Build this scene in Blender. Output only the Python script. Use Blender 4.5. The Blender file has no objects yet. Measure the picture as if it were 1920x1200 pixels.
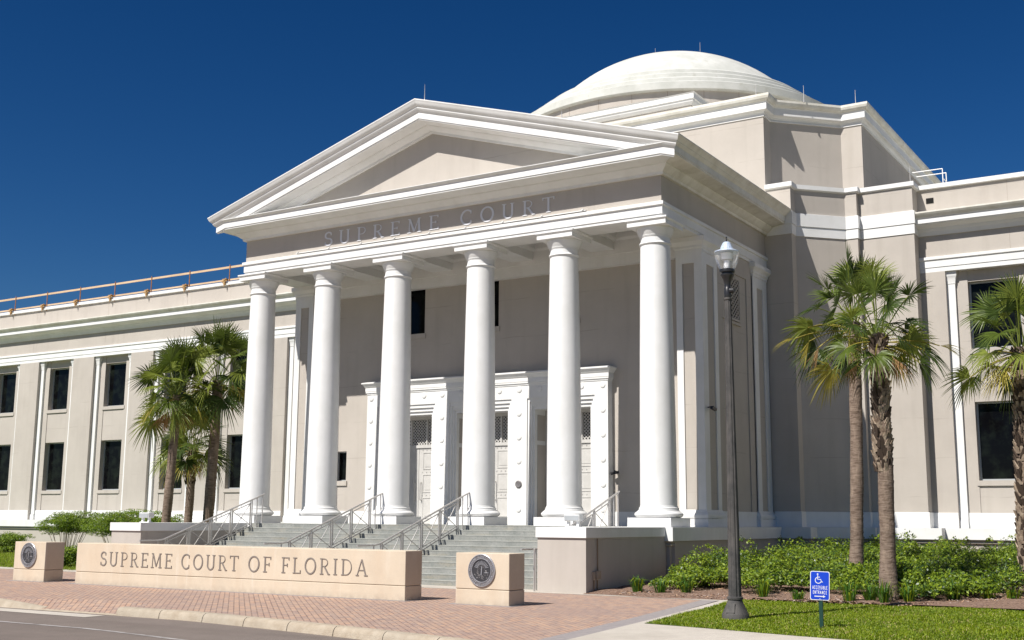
import bpy, bmesh, math, random
import numpy as np
from mathutils import Vector, Matrix
S = bpy.context.scene
COL = S.collection
R = math.radians
random.seed(7); rng = np.random.default_rng(11)

# ---------------------------------------------------------------- camera
def setup_camera():
    cam = bpy.data.cameras.new('camera'); co = bpy.data.objects.new('camera', cam); COL.objects.link(co)
    yaw, pit, rol, f = R(32.0443), R(9.6568), R(0.409), 2201.45
    F = Vector((-math.sin(yaw)*math.cos(pit), math.cos(yaw)*math.cos(pit), math.sin(pit)))
    Rt = Vector((math.cos(yaw), math.sin(yaw), 0)); U = Rt.cross(F)
    c, s = math.cos(rol), math.sin(rol)
    R2 = c*Rt + s*U; U2 = -s*Rt + c*U
    M = Matrix((R2, U2, -F)).transposed().to_4x4(); M.translation = Vector((21.7506, -30.2519, 1.7))
    co.matrix_world = M
    cam.sensor_width = 36; cam.lens = f/1920*36
    cam.clip_start = 0.1; cam.clip_end = 3000
    S.camera = co
setup_camera()
# ---------------------------------------------------------------- world, sun, exposure
SUN = Vector((-0.30, -1.0, 1.25)).normalized()
elev = math.asin(SUN.z); az = math.atan2(SUN.x, SUN.y)          # azimuth from +Y clockwise
w = bpy.data.worlds.new('World'); S.world = w; w.use_nodes = True
nt = w.node_tree; nt.nodes.clear()
sky = nt.nodes.new('ShaderNodeTexSky'); sky.sky_type = 'NISHITA'; sky.sun_disc = False
sky.sun_elevation = elev; sky.sun_rotation = az; sky.altitude = 200
sky.air_density = 1.0; sky.dust_density = 0.25; sky.ozone_density = 6.0
gm = nt.nodes.new('ShaderNodeGamma'); gm.inputs[1].default_value = 1.32
hs = nt.nodes.new('ShaderNodeHueSaturation'); hs.inputs['Saturation'].default_value = 1.165; hs.inputs['Value'].default_value = 0.48; hs.inputs['Hue'].default_value = 0.503
bg = nt.nodes.new('ShaderNodeBackground'); bg.inputs[1].default_value = 0.05
wo = nt.nodes.new('ShaderNodeOutputWorld')
nt.links.new(sky.outputs[0], gm.inputs[0]); nt.links.new(gm.outputs[0], hs.inputs['Color']); nt.links.new(hs.outputs[0], bg.inputs[0]); nt.links.new(bg.outputs[0], wo.inputs[0])
sl = bpy.data.lights.new('sun', 'SUN'); sl.energy = 5.0; sl.angle = R(0.5); sl.color = (1.0, 0.955, 0.89)
so = bpy.data.objects.new('sun', sl); COL.objects.link(so); so.rotation_euler = SUN.to_track_quat('Z', 'Y').to_euler()
so.location = (0, -60, 60)
S.view_settings.view_transform = 'Standard'; S.view_settings.look = 'None'
S.view_settings.exposure = 0.50; S.view_settings.gamma = 1.0
S.render.engine = 'CYCLES'

# ---------------------------------------------------------------- materials
def mat(name, col, rough=0.8, col2=None, scale=3.0, detail=4, bump=0.0, bscale=40, metal=0.0, spec=0.3, stretch=(1,1,1), extra=None, lo=0.35, hi=0.65):
    m = bpy.data.materials.new(name); m.use_nodes = True
    n = m.node_tree.nodes; l = m.node_tree.links; b = n['Principled BSDF']
    b.inputs['Roughness'].default_value = rough; b.inputs['Metallic'].default_value = metal
    b.inputs['Specular IOR Level'].default_value = spec
    b.inputs['Base Color'].default_value = (*col, 1)
    tc = n.new('ShaderNodeTexCoord'); mp = n.new('ShaderNodeMapping'); mp.inputs['Scale'].default_value = stretch
    l.new(tc.outputs['Object'], mp.inputs[0])
    out = None
    if col2:
        nz = n.new('ShaderNodeTexNoise'); nz.inputs['Scale'].default_value = scale; nz.inputs['Detail'].default_value = detail; nz.inputs['Roughness'].default_value = 0.6
        l.new(mp.outputs[0], nz.inputs['Vector'])
        cr = n.new('ShaderNodeMapRange'); cr.inputs['From Min'].default_value = lo; cr.inputs['From Max'].default_value = hi
        l.new(nz.outputs['Fac'], cr.inputs['Value'])
        mx = n.new('ShaderNodeMix'); mx.data_type = 'RGBA'
        mx.inputs['A'].default_value = (*col, 1); mx.inputs['B'].default_value = (*col2, 1)
        l.new(cr.outputs[0], mx.inputs['Factor']); out = mx.outputs['Result']
    if extra:
        out = extra(m, n, l, tc, mp, out)
    if out: l.new(out, b.inputs['Base Color'])
    if bump:
        nz2 = n.new('ShaderNodeTexNoise'); nz2.inputs['Scale'].default_value = bscale; nz2.inputs['Detail'].default_value = 6
        l.new(tc.outputs['Object'], nz2.inputs['Vector'])
        bp = n.new('ShaderNodeBump'); bp.inputs['Strength'].default_value = bump; bp.inputs['Distance'].default_value = 0.02
        l.new(nz2.outputs['Fac'], bp.inputs['Height'])
        if b.inputs['Normal'].is_linked: l.new(b.inputs['Normal'].links[0].from_socket, bp.inputs['Normal'])
        l.new(bp.outputs[0], b.inputs['Normal'])
    return m
def mixc(n, l, fac, a, bcol, mode='MIX'):
    mx = n.new('ShaderNodeMix'); mx.data_type = 'RGBA'; mx.blend_type = mode
    if isinstance(fac, (int, float)): mx.inputs['Factor'].default_value = fac
    else: l.new(fac, mx.inputs['Factor'])
    for s, v in (('A', a), ('B', bcol)):
        if isinstance(v, tuple): mx.inputs[s].default_value = (*v, 1)
        else: l.new(v, mx.inputs[s])
    return mx.outputs['Result']
def rng_node(n, l, src, a, b, c=0.0, d=1.0):
    r = n.new('ShaderNodeMapRange')
    for k, v in zip(('From Min', 'From Max', 'To Min', 'To Max'), (a, b, c, d)): r.inputs[k].default_value = v
    l.new(src, r.inputs['Value']); return r.outputs[0]
def noise(n, l, tc, scale, stretch=(1,1,1), detail=4):
    mp = n.new('ShaderNodeMapping'); mp.inputs['Scale'].default_value = stretch; l.new(tc.outputs['Object'], mp.inputs[0])
    z = n.new('ShaderNodeTexNoise'); z.inputs['Scale'].default_value = scale; z.inputs['Detail'].default_value = detail
    l.new(mp.outputs[0], z.inputs['Vector']); return z.outputs['Fac']

def stains(strength=0.5, dark=(0.30,0.25,0.20), joints=True):
    def f(m, n, l, tc, mp, out):
        if not joints:
            oi_ = n.new('ShaderNodeObjectInfo'); sh = n.new('ShaderNodeVectorMath'); sh.operation = 'MULTIPLY_ADD'
            cb_ = n.new('ShaderNodeCombineXYZ'); l.new(oi_.outputs['Random'], cb_.inputs[0]); l.new(oi_.outputs['Random'], cb_.inputs[1])
            l.new(cb_.outputs[0], sh.inputs[0]); sh.inputs[1].default_value = (37, 61, 0); l.new(tc.outputs['Object'], sh.inputs[2])
            class T_: outputs = {'Object': sh.outputs[0]}
            tc = T_
        s = noise(n, l, tc, 1.0, (3.0, 3.0, 0.25), 6)              # vertical streaks
        out = mixc(n, l, rng_node(n, l, s, 0.52, 0.80, 0, strength), out, dark)
        s2 = noise(n, l, tc, 0.5, (1, 1, 1), 5)
        out = mixc(n, l, rng_node(n, l, s2, 0.5, 0.8, 0, strength*0.4), out, tuple(c*1.15 for c in dark))
        if joints:                                                   # horizontal pour lines and cracks, as bump + faint tone
            sp = n.new('ShaderNodeSeparateXYZ'); l.new(tc.outputs['Object'], sp.inputs[0])
            wob = n.new('ShaderNodeMath'); wob.operation = 'MULTIPLY_ADD'; wob.inputs[1].default_value = 0.12
            l.new(noise(n, l, tc, 1.2), wob.inputs[0]); l.new(sp.outputs['Z'], wob.inputs[2])
            md = n.new('ShaderNodeMath'); md.operation = 'PINGPONG'; md.inputs[1].default_value = 0.65; l.new(wob.outputs[0], md.inputs[0])
            ln = rng_node(n, l, md.outputs[0], 0.0, 0.02, 1, 0)
            br = rng_node(n, l, noise(n, l, tc, 0.9, (1, 1, 3), 3), 0.48, 0.62, 0, 0.42)
            mu = n.new('ShaderNodeMath'); mu.operation = 'MULTIPLY'; l.new(ln, mu.inputs[0]); l.new(br, mu.inputs[1])
            out = mixc(n, l, mu.outputs[0], out, dark)
        return out
    return f
M = {}
M['stucco'] = mat('beige_stucco', (0.425,0.388,0.348), 0.9, (0.462,0.424,0.380), 0.8, 6, 0.3, 90, extra=stains(0.20, (0.24,0.21,0.175)))
M['stucco_dk'] = mat('beige_stucco_groove', (0.30,0.25,0.21), 0.9)
M['white'] = mat('white_paint', (0.735,0.735,0.73), 0.55, (0.67,0.67,0.655), 1.1, 6, 0.12, 60, extra=stains(0.16, (0.42,0.40,0.36), False))
M['white_old'] = mat('weathered_white_paint', (0.74,0.725,0.67), 0.6, (0.60,0.58,0.51), 1.6, 6, 0.15, 50, extra=stains(0.35, (0.36,0.33,0.26), False))
def dome_x(m, n, l, tc, mp, out):
    s = noise(n, l, tc, 0.8, (1, 1, 0.35), 8)
    out = mixc(n, l, rng_node(n, l, s, 0.48, 0.70, 0, 0.65), out, (0.40,0.41,0.375))
    s = noise(n, l, tc, 3.5, (1, 1, 1), 8)
    return mixc(n, l, rng_node(n, l, s, 0.58, 0.75, 0, 0.4), out, (0.34,0.33,0.27))
M['dome'] = mat('dome_coating', (0.57,0.572,0.54), 0.75, (0.50,0.505,0.47), 2.0, 6, 0.2, 20, extra=dome_x)
M['glass'] = mat('dark_glass', (0.003,0.003,0.004), 0.05, (0.012,0.016,0.012), 2.2, 8, spec=0.10, lo=0.45, hi=0.75)  # faint dark green noise painted in as tree reflections
M['frame'] = mat('grey_metal_frame', (0.42,0.44,0.45), 0.4, metal=0.3)
M['blackhole'] = mat('dark_interior', (0.01,0.01,0.01), 0.9)
M['doorpaint'] = mat('grey_white_door_paint', (0.52,0.51,0.49), 0.45, (0.47,0.46,0.44), 5)
M['brownpanel'] = mat('brown_stone_panel', (0.36,0.24,0.17), 0.5, (0.30,0.20,0.14), 3)
M['steel'] = mat('brushed_steel', (0.52,0.50,0.48), 0.42, metal=0.6, spec=0.5)
def granite(m, n, l, tc, mp, out):
    s = noise(n, l, tc, 1.1, (1, 2, 6), 8)
    out = mixc(n, l, rng_node(n, l, s, 0.52, 0.7, 0, 0.5), out, (0.34,0.30,0.22))
    s = noise(n, l, tc, 22, (1, 1, 1), 3)
    return mixc(n, l, rng_node(n, l, s, 0.5, 0.7, 0, 0.5), out, (0.14,0.16,0.15))
M['granite'] = mat('grey_green_granite', (0.295,0.297,0.277), 0.55, (0.215,0.222,0.207), 2.5, 8, extra=granite, spec=0.4)
M['nosing'] = mat('worn_granite_edge', (0.44,0.45,0.41), 0.6, (0.32,0.33,0.30), 6)
def stone_x(m, n, l, tc, mp, out):
    s = noise(n, l, tc, 1.6, (1, 1, 0.3), 6)
    out = mixc(n, l, rng_node(n, l, s, 0.5, 0.75, 0, 0.35), out, (0.45,0.31,0.20))
    s = noise(n, l, tc, 4.0, (1.5, 1, 0.12), 6)
    out = mixc(n, l, rng_node(n, l, s, 0.58, 0.72, 0, 0.30), out, (0.66,0.61,0.54))
    sp = n.new('ShaderNodeSeparateXYZ'); l.new(tc.outputs['Object'], sp.inputs[0])
    lo_ = rng_node(n, l, sp.outputs['Z'], 0.0, 0.16, 1, 0); mu_ = n.new('ShaderNodeMath'); mu_.operation = 'MULTIPLY'
    l.new(lo_, mu_.inputs[0]); l.new(rng_node(n, l, noise(n, l, tc, 6, (1,1,1), 6), 0.35, 0.65, 0.1, 0.7), mu_.inputs[1])
    out = mixc(n, l, mu_.outputs[0], out, (0.34,0.27,0.21))
    s = noise(n, l, tc, 30, (1, 1, 1), 3)
    return mixc(n, l, rng_node(n, l, s, 0.5, 0.7, 0, 0.15), out, (0.42,0.33,0.24))
M['signstone'] = mat('peach_cast_stone', (0.52,0.44,0.34), 0.85, (0.58,0.495,0.385), 1.3, 6, 0.15, 80, extra=stone_x)
M['groove'] = mat('dark_joint', (0.22,0.17,0.13), 0.9)
M['signletter'] = mat('grey_cut_letter', (0.22,0.19,0.17), 0.7, metal=0.2)
M['metalletter'] = mat('pale_grey_letter', (0.62,0.63,0.66), 0.6)
M['bronze'] = mat('dark_bronze', (0.16,0.15,0.155), 0.5, (0.22,0.21,0.21), 25, 6, metal=0.4)
M['sealhi'] = mat('polished_seal_relief', (0.42,0.42,0.45), 0.35, metal=0.55)
M['sealdk'] = mat('seal_recess', (0.05,0.05,0.055), 0.5, metal=0.3)
def lampx(m, n, l, tc, mp, out):
    s = noise(n, l, tc, 6, (1, 1, 0.5), 8)
    return mixc(n, l, rng_node(n, l, s, 0.4, 0.65, 0, 0.8), out, (0.10,0.092,0.086))
M['lamppole'] = mat('grey_lamp_pole', (0.042,0.041,0.041), 0.6, (0.065,0.062,0.06), 14, 8, 0.4, 120, extra=lampx)
M['black'] = mat('black_cast_iron', (0.018,0.018,0.02), 0.35, spec=0.5)
M['blue'] = mat('blue_sign_face', (0.008,0.055,0.55), 0.35, spec=0.4)
M['signwhite'] = mat('white_sign_print', (0.82,0.82,0.82), 0.4)
M['greenpost'] = mat('green_steel_post', (0.012,0.045,0.035), 0.5)
M['wood'] = mat('raw_lumber', (0.62,0.47,0.32), 0.8, (0.52,0.36,0.22), 5, 6, stretch=(0.3,4,4))
M['orange'] = mat('orange_clamp_metal', (0.40,0.18,0.06), 0.6, (0.26,0.11,0.04), 9)
M['clampm'] = mat('tan_clamp_metal', (0.50,0.34,0.16), 0.6, (0.34,0.17,0.06), 12)
M['roof'] = mat('pale_roof_membrane', (0.5,0.5,0.48), 0.9)
def clear_glass():
    m = bpy.data.materials.new('lamp_globe_glass'); m.use_nodes = True; n = m.node_tree.nodes; l = m.node_tree.links
    b = n['Principled BSDF']; b.inputs['Base Color'].default_value = (0.85,0.88,0.92,1); b.inputs['Roughness'].default_value = 0.12
    b.inputs['Transmission Weight'].default_value = 0.85; b.inputs['IOR'].default_value = 1.15; b.inputs['Alpha'].default_value = 0.55
    return m
M['globe'] = clear_glass()
M['capglass'] = mat('blue_grey_prismatic_glass', (0.34,0.42,0.56), 0.18, (0.55,0.62,0.72), 30, spec=0.8)
# ground materials
def brick_x(m, n, l, tc, mp, out):
    br = n.new('ShaderNodeTexBrick'); br.inputs['Scale'].default_value = 1.0
    br.inputs['Brick Width'].default_value = 0.21; br.inputs['Row Height'].default_value = 0.105; br.inputs['Mortar Size'].default_value = 0.009
    br.inputs['Color1'].default_value = (0.47,0.295,0.20,1); br.inputs['Color2'].default_value = (0.30,0.215,0.185,1); br.inputs['Mortar'].default_value = (0.16,0.11,0.09,1)
    mp2 = n.new('ShaderNodeMapping'); mp2.inputs['Rotation'].default_value = (0, 0, R(45)); l.new(tc.outputs['Object'], mp2.inputs[0]); l.new(mp2.outputs[0], br.inputs['Vector'])
    vo = n.new('ShaderNodeTexVoronoi'); vo.inputs['Scale'].default_value = 6; l.new(mp2.outputs[0], vo.inputs['Vector'])
    c = mixc(n, l, rng_node(n, l, noise(n, l, tc, 5, (1,1,1), 3), 0.4, 0.65, 0, 0.5), br.outputs['Color'], (0.44,0.34,0.265))
    c = mixc(n, l, rng_node(n, l, noise(n, l, tc, 0.35, (1,1,1), 5), 0.45, 0.7, 0, 0.45), c, (0.27,0.20,0.18))
    c = mixc(n, l, rng_node(n, l, noise(n, l, tc, 1.7, (1,1,1), 8), 0.62, 0.72, 0, 0.5), c, (0.20,0.16,0.14))
    # diagonal banding pattern of darker pavers
    wv = n.new('ShaderNodeTexWave'); wv.inputs['Scale'].default_value = 1.35; wv.inputs['Distortion'].default_value = 1.5; wv.inputs['Detail'].default_value = 3; wv.inputs['Detail Scale'].default_value = 6
    l.new(mp2.outputs[0], wv.inputs['Vector'])
    c = mixc(n, l, rng_node(n, l, wv.outputs['Fac'], 0.6, 0.95, 0, 0.28), c, (0.23,0.17,0.16))
    bp = n.new('ShaderNodeBump'); bp.inputs['Strength'].default_value = 0.6; bp.inputs['Distance'].default_value = 0.01
    l.new(br.outputs['Fac'], bp.inputs['Height']); bp.invert = True; l.new(bp.outputs[0], n['Principled BSDF'].inputs['Normal'])
    return c
M['paver'] = mat('red_brick_pavers', (0.4,0.25,0.2), 0.85, extra=brick_x)
M['greypaver'] = mat('grey_paver_border', (0.24,0.22,0.22), 0.85, (0.30,0.27,0.26), 8, 4, 0.2, 60)
def conc_x(m, n, l, tc, mp, out):
    s = noise(n, l, tc, 0.7, (1, 1, 1), 8)
    out = mixc(n, l, rng_node(n, l, s, 0.45, 0.7, 0, 0.4), out, (0.30,0.27,0.22))
    s = noise(n, l, tc, 60, (1, 1, 1), 2)
    return mixc(n, l, rng_node(n, l, s, 0.5, 0.75, 0, 0.3), out, (0.25,0.22,0.19))
M['concrete'] = mat('sidewalk_concrete', (0.45,0.41,0.36), 0.9, (0.50,0.46,0.40), 3, 8, 0.2, 90, extra=conc_x)
M['curb'] = mat('stained_curb_concrete', (0.42,0.36,0.28), 0.9, (0.33,0.27,0.20), 5, 8, 0.6, 50, extra=conc_x)
def asph_x(m, n, l, tc, mp, out):
    s = noise(n, l, tc, 90, (1, 1, 1), 2)
    out = mixc(n, l, rng_node(n, l, s, 0.45, 0.7, 0, 0.6), out, (0.20,0.165,0.145))
    s = noise(n, l, tc, 0.5, (0.3, 2.2, 1), 6)
    return mixc(n, l, rng_node(n, l, s, 0.45, 0.7, 0, 0.5), out, (0.115,0.092,0.08))
M['asphalt'] = mat('road_asphalt', (0.18,0.148,0.13), 0.85, (0.155,0.13,0.112), 2, 8, 0.3, 120, extra=asph_x)
M['roadline'] = mat('worn_road_paint', (0.42,0.40,0.39), 0.8, (0.20,0.18,0.17), 4, 8)
def mulch_x(m, n, l, tc, mp, out):
    v = n.new('ShaderNodeTexVoronoi'); v.inputs['Scale'].default_value = 22; v.feature = 'F1'
    mp2 = n.new('ShaderNodeMapping'); mp2.inputs['Scale'].default_value = (1, 2.2, 1); l.new(tc.outputs['Object'], mp2.inputs[0]); l.new(mp2.outputs[0], v.inputs['Vector'])
    out = mixc(n, l, rng_node(n, l, v.outputs['Distance'], 0.1, 0.6, 0, 1), (0.36,0.23,0.15), (0.10,0.06,0.045))
    s = n.new('ShaderNodeSeparateColor'); l.new(v.outputs['Color'], s.inputs[0])
    return mixc(n, l, rng_node(n, l, s.outputs[0], 0.3, 1.0, 0, 0.6), out, (0.30,0.21,0.17))
M['mulch'] = mat('bark_mulch', (0.25,0.16,0.11), 0.95, (0.2,0.13,0.1), 3, extra=mulch_x, bump=0.8, bscale=35)
M['soilgrass'] = mat('lawn_base', (0.085,0.115,0.012), 0.95, (0.10,0.15,0.02), 2.0, 6, 0.6, 60)
M['tanland'] = mat('warm_bounce_ground', (0.34,0.28,0.20), 0.95, (0.28,0.25,0.15), 0.1, 6)  # tan picked to bounce warm light, for ground out of view
M['farland'] = mat('far_ground', (0.10,0.13,0.05), 0.95, (0.14,0.16,0.07), 0.05, 6)
def leafmat(name, col, rough=0.45, trans=0.35, col2=None, scale=8, spec=0.4):
    m = mat(name, col, rough, col2 or tuple(min(1, c*1.35) for c in col), scale, 3, spec=spec)
    n = m.node_tree.nodes; l = m.node_tree.links; b = n['Principled BSDF']
    tr = n.new('ShaderNodeBsdfTranslucent'); tr.inputs[0].default_value = (*[min(1, c*1.8) for c in col], 1)
    mx = n.new('ShaderNodeMixShader'); mx.inputs[0].default_value = trans
    out = [k for k in n if k.type == 'OUTPUT_MATERIAL'][0]
    l.new(b.outputs[0], mx.inputs[1]); l.new(tr.outputs[0], mx.inputs[2]); l.new(mx.outputs[0], out.inputs[0])
    return m
M['palm_a'] = leafmat('palm_frond_green', (0.070,0.100,0.014), 0.42, 0.28, spec=0.35)
M['palm_b'] = leafmat('palm_frond_light_green', (0.145,0.175,0.028), 0.42, 0.32, spec=0.35)
M['palm_c'] = leafmat('palm_frond_deep_green', (0.038,0.062,0.012), 0.45, 0.25, spec=0.3)
M['palm_y'] = leafmat('palm_frond_yellowing', (0.26,0.22,0.04), 0.5, 0.3)
M['palm_d'] = leafmat('dead_palm_frond', (0.30,0.17,0.08), 0.8, 0.15)
M['leaf_a'] = leafmat('shrub_leaf_green', (0.108,0.168,0.011), 0.5, 0.3, spec=0.35)
M['leaf_b'] = leafmat('shrub_leaf_lime', (0.205,0.27,0.02), 0.5, 0.35, spec=0.35)
M['leaf_c'] = leafmat('shrub_leaf_dark', (0.028,0.06,0.012), 0.4, 0.2, spec=0.5)
M['grass_a'] = leafmat('grass_blade_green', (0.110,0.165,0.005), 0.55, 0.35)
M['grass_b'] = leafmat('grass_blade_lime', (0.19,0.24,0.008), 0.55, 0.35)
M['grass_c'] = leafmat('tuft_blade_green', (0.05,0.12,0.012), 0.5, 0.3)
M['straw'] = leafmat('straw_blade', (0.30,0.25,0.10), 0.7, 0.2)
M['twig'] = mat('twig_bark', (0.24,0.18,0.12), 0.9)
def bark_x(m, n, l, tc, mp, out):
    s = noise(n, l, tc, 3.0, (2, 2, 14), 6)
    out = mixc(n, l, rng_node(n, l, s, 0.45, 0.62, 0, 0.9), out, (0.10,0.068,0.05))
    s = noise(n, l, tc, 2.0, (4, 4, 1), 6)
    return mixc(n, l, rng_node(n, l, s, 0.5, 0.7, 0, 0.5), out, (0.33,0.25,0.19))
M['bark'] = mat('palm_trunk_bark', (0.17,0.125,0.098), 0.95, (0.24,0.18,0.14), 5, 8, 0.9, 30, extra=bark_x)
M['boot'] = mat('palm_boot_husk', (0.40,0.32,0.24), 0.9, (0.16,0.11,0.08), 7, 6, 0.5, 30)
M['bootdk'] = mat('dark_palm_boot', (0.055,0.038,0.028), 0.95)

# ---------------------------------------------------------------- mesh helpers
class MB:
    def __init__(s): s.v = []; s.f = []; s.m = []; s.n = 0
    def add(s, vs, fs, m=0):
        s.v.extend(vs); s.f.extend([tuple(i+s.n for i in f) for f in fs]); s.m.extend([m]*len(fs)); s.n += len(vs); return s
    def box(s, x0, x1, y0, y1, z0, z1, m=0):
        v = [(x, y, z) for z in (z0, z1) for y in (y0, y1) for x in (x0, x1)]
        return s.add(v, [(0,2,3,1), (4,5,7,6), (0,1,5,4), (2,6,7,3), (0,4,6,2), (1,3,7,5)], m)
    def beam(s, a, b, r, r2=None, m=0, up=(0,0,1), n=0, ends=True):
        """bar from a to b: n=0 rectangular r x r2, else n-sided with radii r -> r2"""
        a, b = Vector(a), Vector(b); d = (b-a).normalized(); u = Vector(up)
        if abs(d.dot(u)) > 0.98: u = Vector((0, 1, 0))
        x = d.cross(u).normalized(); y = x.cross(d)
        if n == 0:
            r2 = r if r2 is None else r2
            o = [(-r/2, -r2/2), (r/2, -r2/2), (r/2, r2/2), (-r/2, r2/2)]
            va = [a+x*p+y*q for p, q in o]; vb = [b+x*p+y*q for p, q in o]; n = 4
        else:
            r2 = r if r2 is None else r2
            va = [a+x*r*math.cos(2*math.pi*i/n)+y*r*math.sin(2*math.pi*i/n) for i in range(n)]
            vb = [b+x*r2*math.cos(2*math.pi*i/n)+y*r2*math.sin(2*math.pi*i/n) for i in range(n)]
        fs = [(i, (i+1) % n, n+(i+1) % n, n+i) for i in range(n)]
        if ends: fs += [tuple(range(n))[::-1], tuple(range(n, 2*n))]
        return s.add([tuple(v) for v in va+vb], fs, m)
    def tube(s, pts, r, n=8, m=0):
        for i in range(len(pts)-1): s.beam(pts[i], pts[i+1], r, r, m, n=n)
        return s
    def lathe(s, prof, cx=0, cy=0, n=48, m=0, cap=True, flute=0, fd=0, lean=(0,0)):
        vs = []; k = len(prof)
        for r, z in prof:
            for i in range(n):
                a = 2*math.pi*i/n; rr = r*(1-fd*(i % 2)) if flute else r
                vs.append((cx+lean[0]*z+rr*math.cos(a), cy+lean[1]*z+rr*math.sin(a), z))
        fs = [(j*n+i, j*n+(i+1) % n, (j+1)*n+(i+1) % n, (j+1)*n+i) for j in range(k-1) for i in range(n)]
        if cap: fs += [tuple(range(n))[::-1], tuple((k-1)*n+i for i in range(n))]
        return s.add(vs, fs, m)
    def sweep(s, path, prof, m=0, closed=False, side=1, mats=None):
        """mitred moulding: path in plan, prof = [(out, z)], out measured to the right (side=1) of travel"""
        n = len(path); P = [Vector(p) for p in path]; offs = []
        def nrm(a, b): d = (b-a).normalized(); return Vector((d.y, -d.x))*side
        for i in range(n):
            if closed or 0 < i < n-1:
                n1 = nrm(P[i-1], P[i]); n2 = nrm(P[i], P[(i+1) % n]); offs.append((n1+n2)/(1+n1.dot(n2)))
            elif i == 0: offs.append(nrm(P[0], P[1]))
            else: offs.append(nrm(P[-2], P[-1]))
        k = len(prof); vs = []
        for i in range(n):
            for o, z in prof: q = P[i]+offs[i]*o; vs.append((q.x, q.y, z))
        for i in range(n if closed else n-1):
            j = (i+1) % n
            for t in range(k-1):
                f = (i*k+t, j*k+t, j*k+t+1, i*k+t+1)
                if side < 0: f = f[::-1]
                s.f.append(tuple(q+s.n for q in f)); s.m.append(mats[t] if mats else m)
        if not closed:
            for c in (0, n-1):
                s.f.append(tuple(s.n+c*k+t for t in range(k))); s.m.append(m)
        s.v.extend(vs); s.n += len(vs); return s
    def build(s, name, mats, parent=None, smooth=None, bevel=0):
        me = bpy.data.meshes.new(name); me.from_pydata([tuple(v) for v in s.v], [], s.f)
        if not isinstance(mats, (list, tuple)): mats = [mats]
        for m in mats: me.materials.append(m)
        me.polygons.foreach_set('material_index', s.m)
        if smooth is not None:
            me.polygons.foreach_set('use_smooth', [True]*len(me.polygons)); me.update()
            me.set_sharp_from_angle(angle=R(smooth))
        me.update(); me.validate()
        o = bpy.data.objects.new(name, me); COL.objects.link(o)
        if parent: par(o, parent)
        if bevel:
            b = o.modifiers.new('bevel', 'BEVEL'); b.width = bevel; b.segments = 2; b.limit_method = 'ANGLE'
        return o
def par(o, parent):
    o.parent = parent; w_ = Matrix.Identity(4); p = parent
    while p: w_ = Matrix.Translation(p.location) @ w_; p = p.parent
    o.matrix_parent_inverse = Matrix.Identity(4)
    o.location = Vector(o.location) - w_.translation if o.location.length == 0 and w_.translation.length else o.location
def tag(o, label=None, cat=None, group=None, kind=None):
    if label: o['label'] = label
    if cat: o['category'] = cat
    if group: o['group'] = group
    if kind: o['kind'] = kind
    return o
def empty(name, loc, label, cat, group=None):
    o = bpy.data.objects.new(name, None); COL.objects.link(o); o.location = loc; o.empty_display_size = 0.3
    return tag(o, label, cat, group)
def mirror_x(pts): return [(-x, y) for x, y in reversed(pts)]

# ================================================================ GROUND (setting)
def sheet(name, pts, z, m, kind='structure'):
    b = MB(); b.add([(x, y, z) for x, y in pts], [tuple(range(len(pts)))]); o = b.build(name, m); tag(o, kind=kind); return o
# far ground as a sheet with a real drop for the road
sheet('ground', [(-600,-13.0),(600,-13.0),(600,900),(-600,900)], -0.012, M['farland'])
def curb_y(x): return -14.85 if x < 5.2 else -14.85 - (x-5.2)*0.13 - max(0, x-5.2)**2*0.008
xs = [-600, -60, -20, -6, -0.5, 1.0, 3.2] + [4.2+i*0.8 for i in range(25)] + [60, 600]
def cy_(x): return curb_y(min(x, 24))
road = MB(); n_ = len(xs)
road.add([(x, cy_(x)+0.05, -0.14) for x in xs]+[(x, -27.5, -0.14) for x in xs], [(i, n_+i, n_+i+1, i+1) for i in range(n_-1)])
tag(road.build('road', M['asphalt']), kind='structure')
sheet('far_sidewalk', [(-600,-27.4),(-600,-33),(600,-33),(600,-27.4)], -0.13, M['concrete'])  # out of view; pale paving put in for bounce light
sheet('far_bounce_ground', [(-600,-32.9),(-600,-900),(600,-900),(600,-32.9)], -0.14, M['tanland'])  # unseen tan ground, added to bounce warm light up into the portico
ln = MB(); ln.add([(x, cy_(x)-2.0, -0.135) for x in xs]+[(x, cy_(x)-2.1, -0.135) for x in xs], [(i, n_+i, n_+i+1, i+1) for i in range(n_-1)])
tag(ln.build('road_line', M['roadline']), kind='structure')
gut = MB(); xg = [x for x in xs if x <= 3.5]; k_ = len(xg)
gut.add([(x, cy_(x)-0.15, -0.134) for x in xg]+[(x, cy_(x)-0.62, -0.134) for x in xg], [(i, k_+i, k_+i+1, i+1) for i in range(k_-1)])
tag(gut.build('gutter', M['concrete']), kind='structure')
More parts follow.
